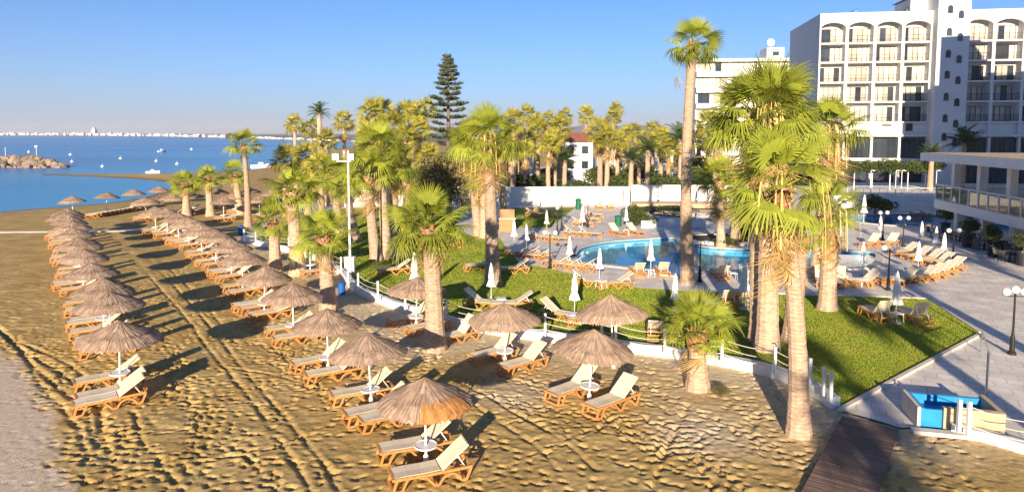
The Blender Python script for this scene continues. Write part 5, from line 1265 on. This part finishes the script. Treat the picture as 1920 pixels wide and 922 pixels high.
# far shore
far = [G(-500,252.6,SEA), G(-100,253.2,SEA), G(150,254.2,SEA), G(300,255.6,SEA), G(420,258,SEA), G(520,261,SEA), G(640,265,SEA), G(720,268,SEA)]
outer = [(2500,1500),(6000,9000),(-9000,9500)]
fl = sheet('far_shore', [far + outer], SEA+1.0, M['farland'])
b = strip_wall(far, 12, SEA-2, SEA+1.2).obj('far_shore_edge', M['farland']); tag(b, kind='structure')
q = random.Random(21)
for k in range(230):
    px = q.uniform(-10, 640) if k > 24 else q.uniform(430, 700)
    yb = np.interp(px, [-500,-100,150,300,420,520,640,720],[252.6,253.2,254.2,255.6,258,261,265,268]) - q.uniform(.05,.5)
    g = G3(px, yb, SEA+1); Yd = g.y
    hpx = q.choice((2,2.4,3,3.4,4,4.8,5.5))*(1 if px < 420 else .7); wpx = q.uniform(3,9); h_ = hpx*Yd/FPX; wd = wpx*Yd/FPX; dp = wd*.6
    lab = 'pale low building in the city along the far shore of the bay'
    t = thing('far_building', lab, 'building', (g.x, Yd+5, SEA+1), q.uniform(-.3,.3), 'city along the far shore')
    m_ = MB().box(-wd/2,wd/2,0,dp,0,h_*.8).obj('wall', M['city'], t); x0 = q.uniform(-.3,.1)*wd; MB().box(x0,x0+wd*q.uniform(.2,.4),dp*.2,dp*.7,h_*.802,h_).obj('roof_block', M['city'], t)
    if k % 3 == 0: MB().box(-wd*.45,wd*.45,-.01*wd,-.001,h_*.3,h_*.4).obj('window_band', M['darkglass'], t)
g = G3(175,253.8,SEA+1); t = thing('far_tower', 'dark slim high-rise standing above the far city', 'building', (g.x, g.y, SEA+1)); hh_ = 15*g.y/FPX
MB().box(-8,8,0,16,0,hh_*.75).obj('wall', M['greybox'], t); MB().box(-4,4,3,12,hh_*.752,hh_).obj('top', M['greybox'], t)
# hazy hills inland
for nm, pts, Yd in (('hills', [(820,248),(900,246),(960,243),(1040,244),(1085,236),(1120,232),(1150,238),(1185,233),(1230,238),(1280,242),(1400,240),(1520,244),(1700,243),(1950,240),(2300,246)], 5200),):
    vs = []; 
    for px, py in pts:
        p_ = atY(px, py, Yd); vs += [(p_.x, Yd-900, -2), (p_.x, Yd-300, p_.z*.6+0), (p_.x, Yd, p_.z), (p_.x, Yd+900, -2)]
    fs = [(4*k+j, 4*k+4+j, 4*k+5+j, 4*k+1+j) for k in range(len(pts)-1) for j in range(3)]
    tag(MB().add(vs, fs).obj(nm, M['hill'], smooth=True), kind='structure')

# ------------------------------------------------------------------ out of view: a building added for its shade, palms whose shadows fall in
t = thing('shade_building', 'unseen white building shaped to cast the shade on the hotel', 'hotel', (53.5,58,0))  # unseen, added; heights set to drop its shade on the hotel front
MB().box(0,4,0,8,0,24.5).obj('wall', M['hotel'], t); MB().box(4.002,10,0,8,0,31.5).obj('tower', M['hotel'], t); MB().box(10.002,40,0,8,0,26.5).obj('wall', M['hotel'], t)
for k in range(7): MB().box(.5,3.5,-.9,-.002,3*k+3,3*k+3.2).obj('balcony', M['hotel'], t)
for k, (x, y, h_) in enumerate([(19.5,12,8.5),(13.8,4,7.5),(29,20,8),(6.0,-8,7.6)]):
    fan_palm((x,y,0), (x+.2,y,h_), .42, .32, 24, 1.15, 700+k, 'fan palm on the plaza beside the boardwalk entrance', 'palms beside the plaza', dead=2)

# ------------------------------------------------------------------ morning haze over the bay
hz = MB().box(-10500, 9500, -900, 10200, -8, 125).obj('haze', None)
hm_ = bpy.data.materials.new('haze_air'); hm_.use_nodes = True; hn = hm_.node_tree; hn.nodes.clear()
pv = hn.nodes.new('ShaderNodeVolumePrincipled'); pv.inputs['Color'].default_value = (.86,.88,.95,1); pv.inputs['Density'].default_value = 8.5e-5; pv.inputs['Anisotropy'].default_value = 0
ho = hn.nodes.new('ShaderNodeOutputMaterial'); hn.links.new(pv.outputs[0], ho.inputs['Volume'])
hz.data.materials.clear(); hz.data.materials.append(hm_); tag(hz, kind='stuff'); tag(hz, 'thin lavender morning haze over the bay and coast', 'haze')
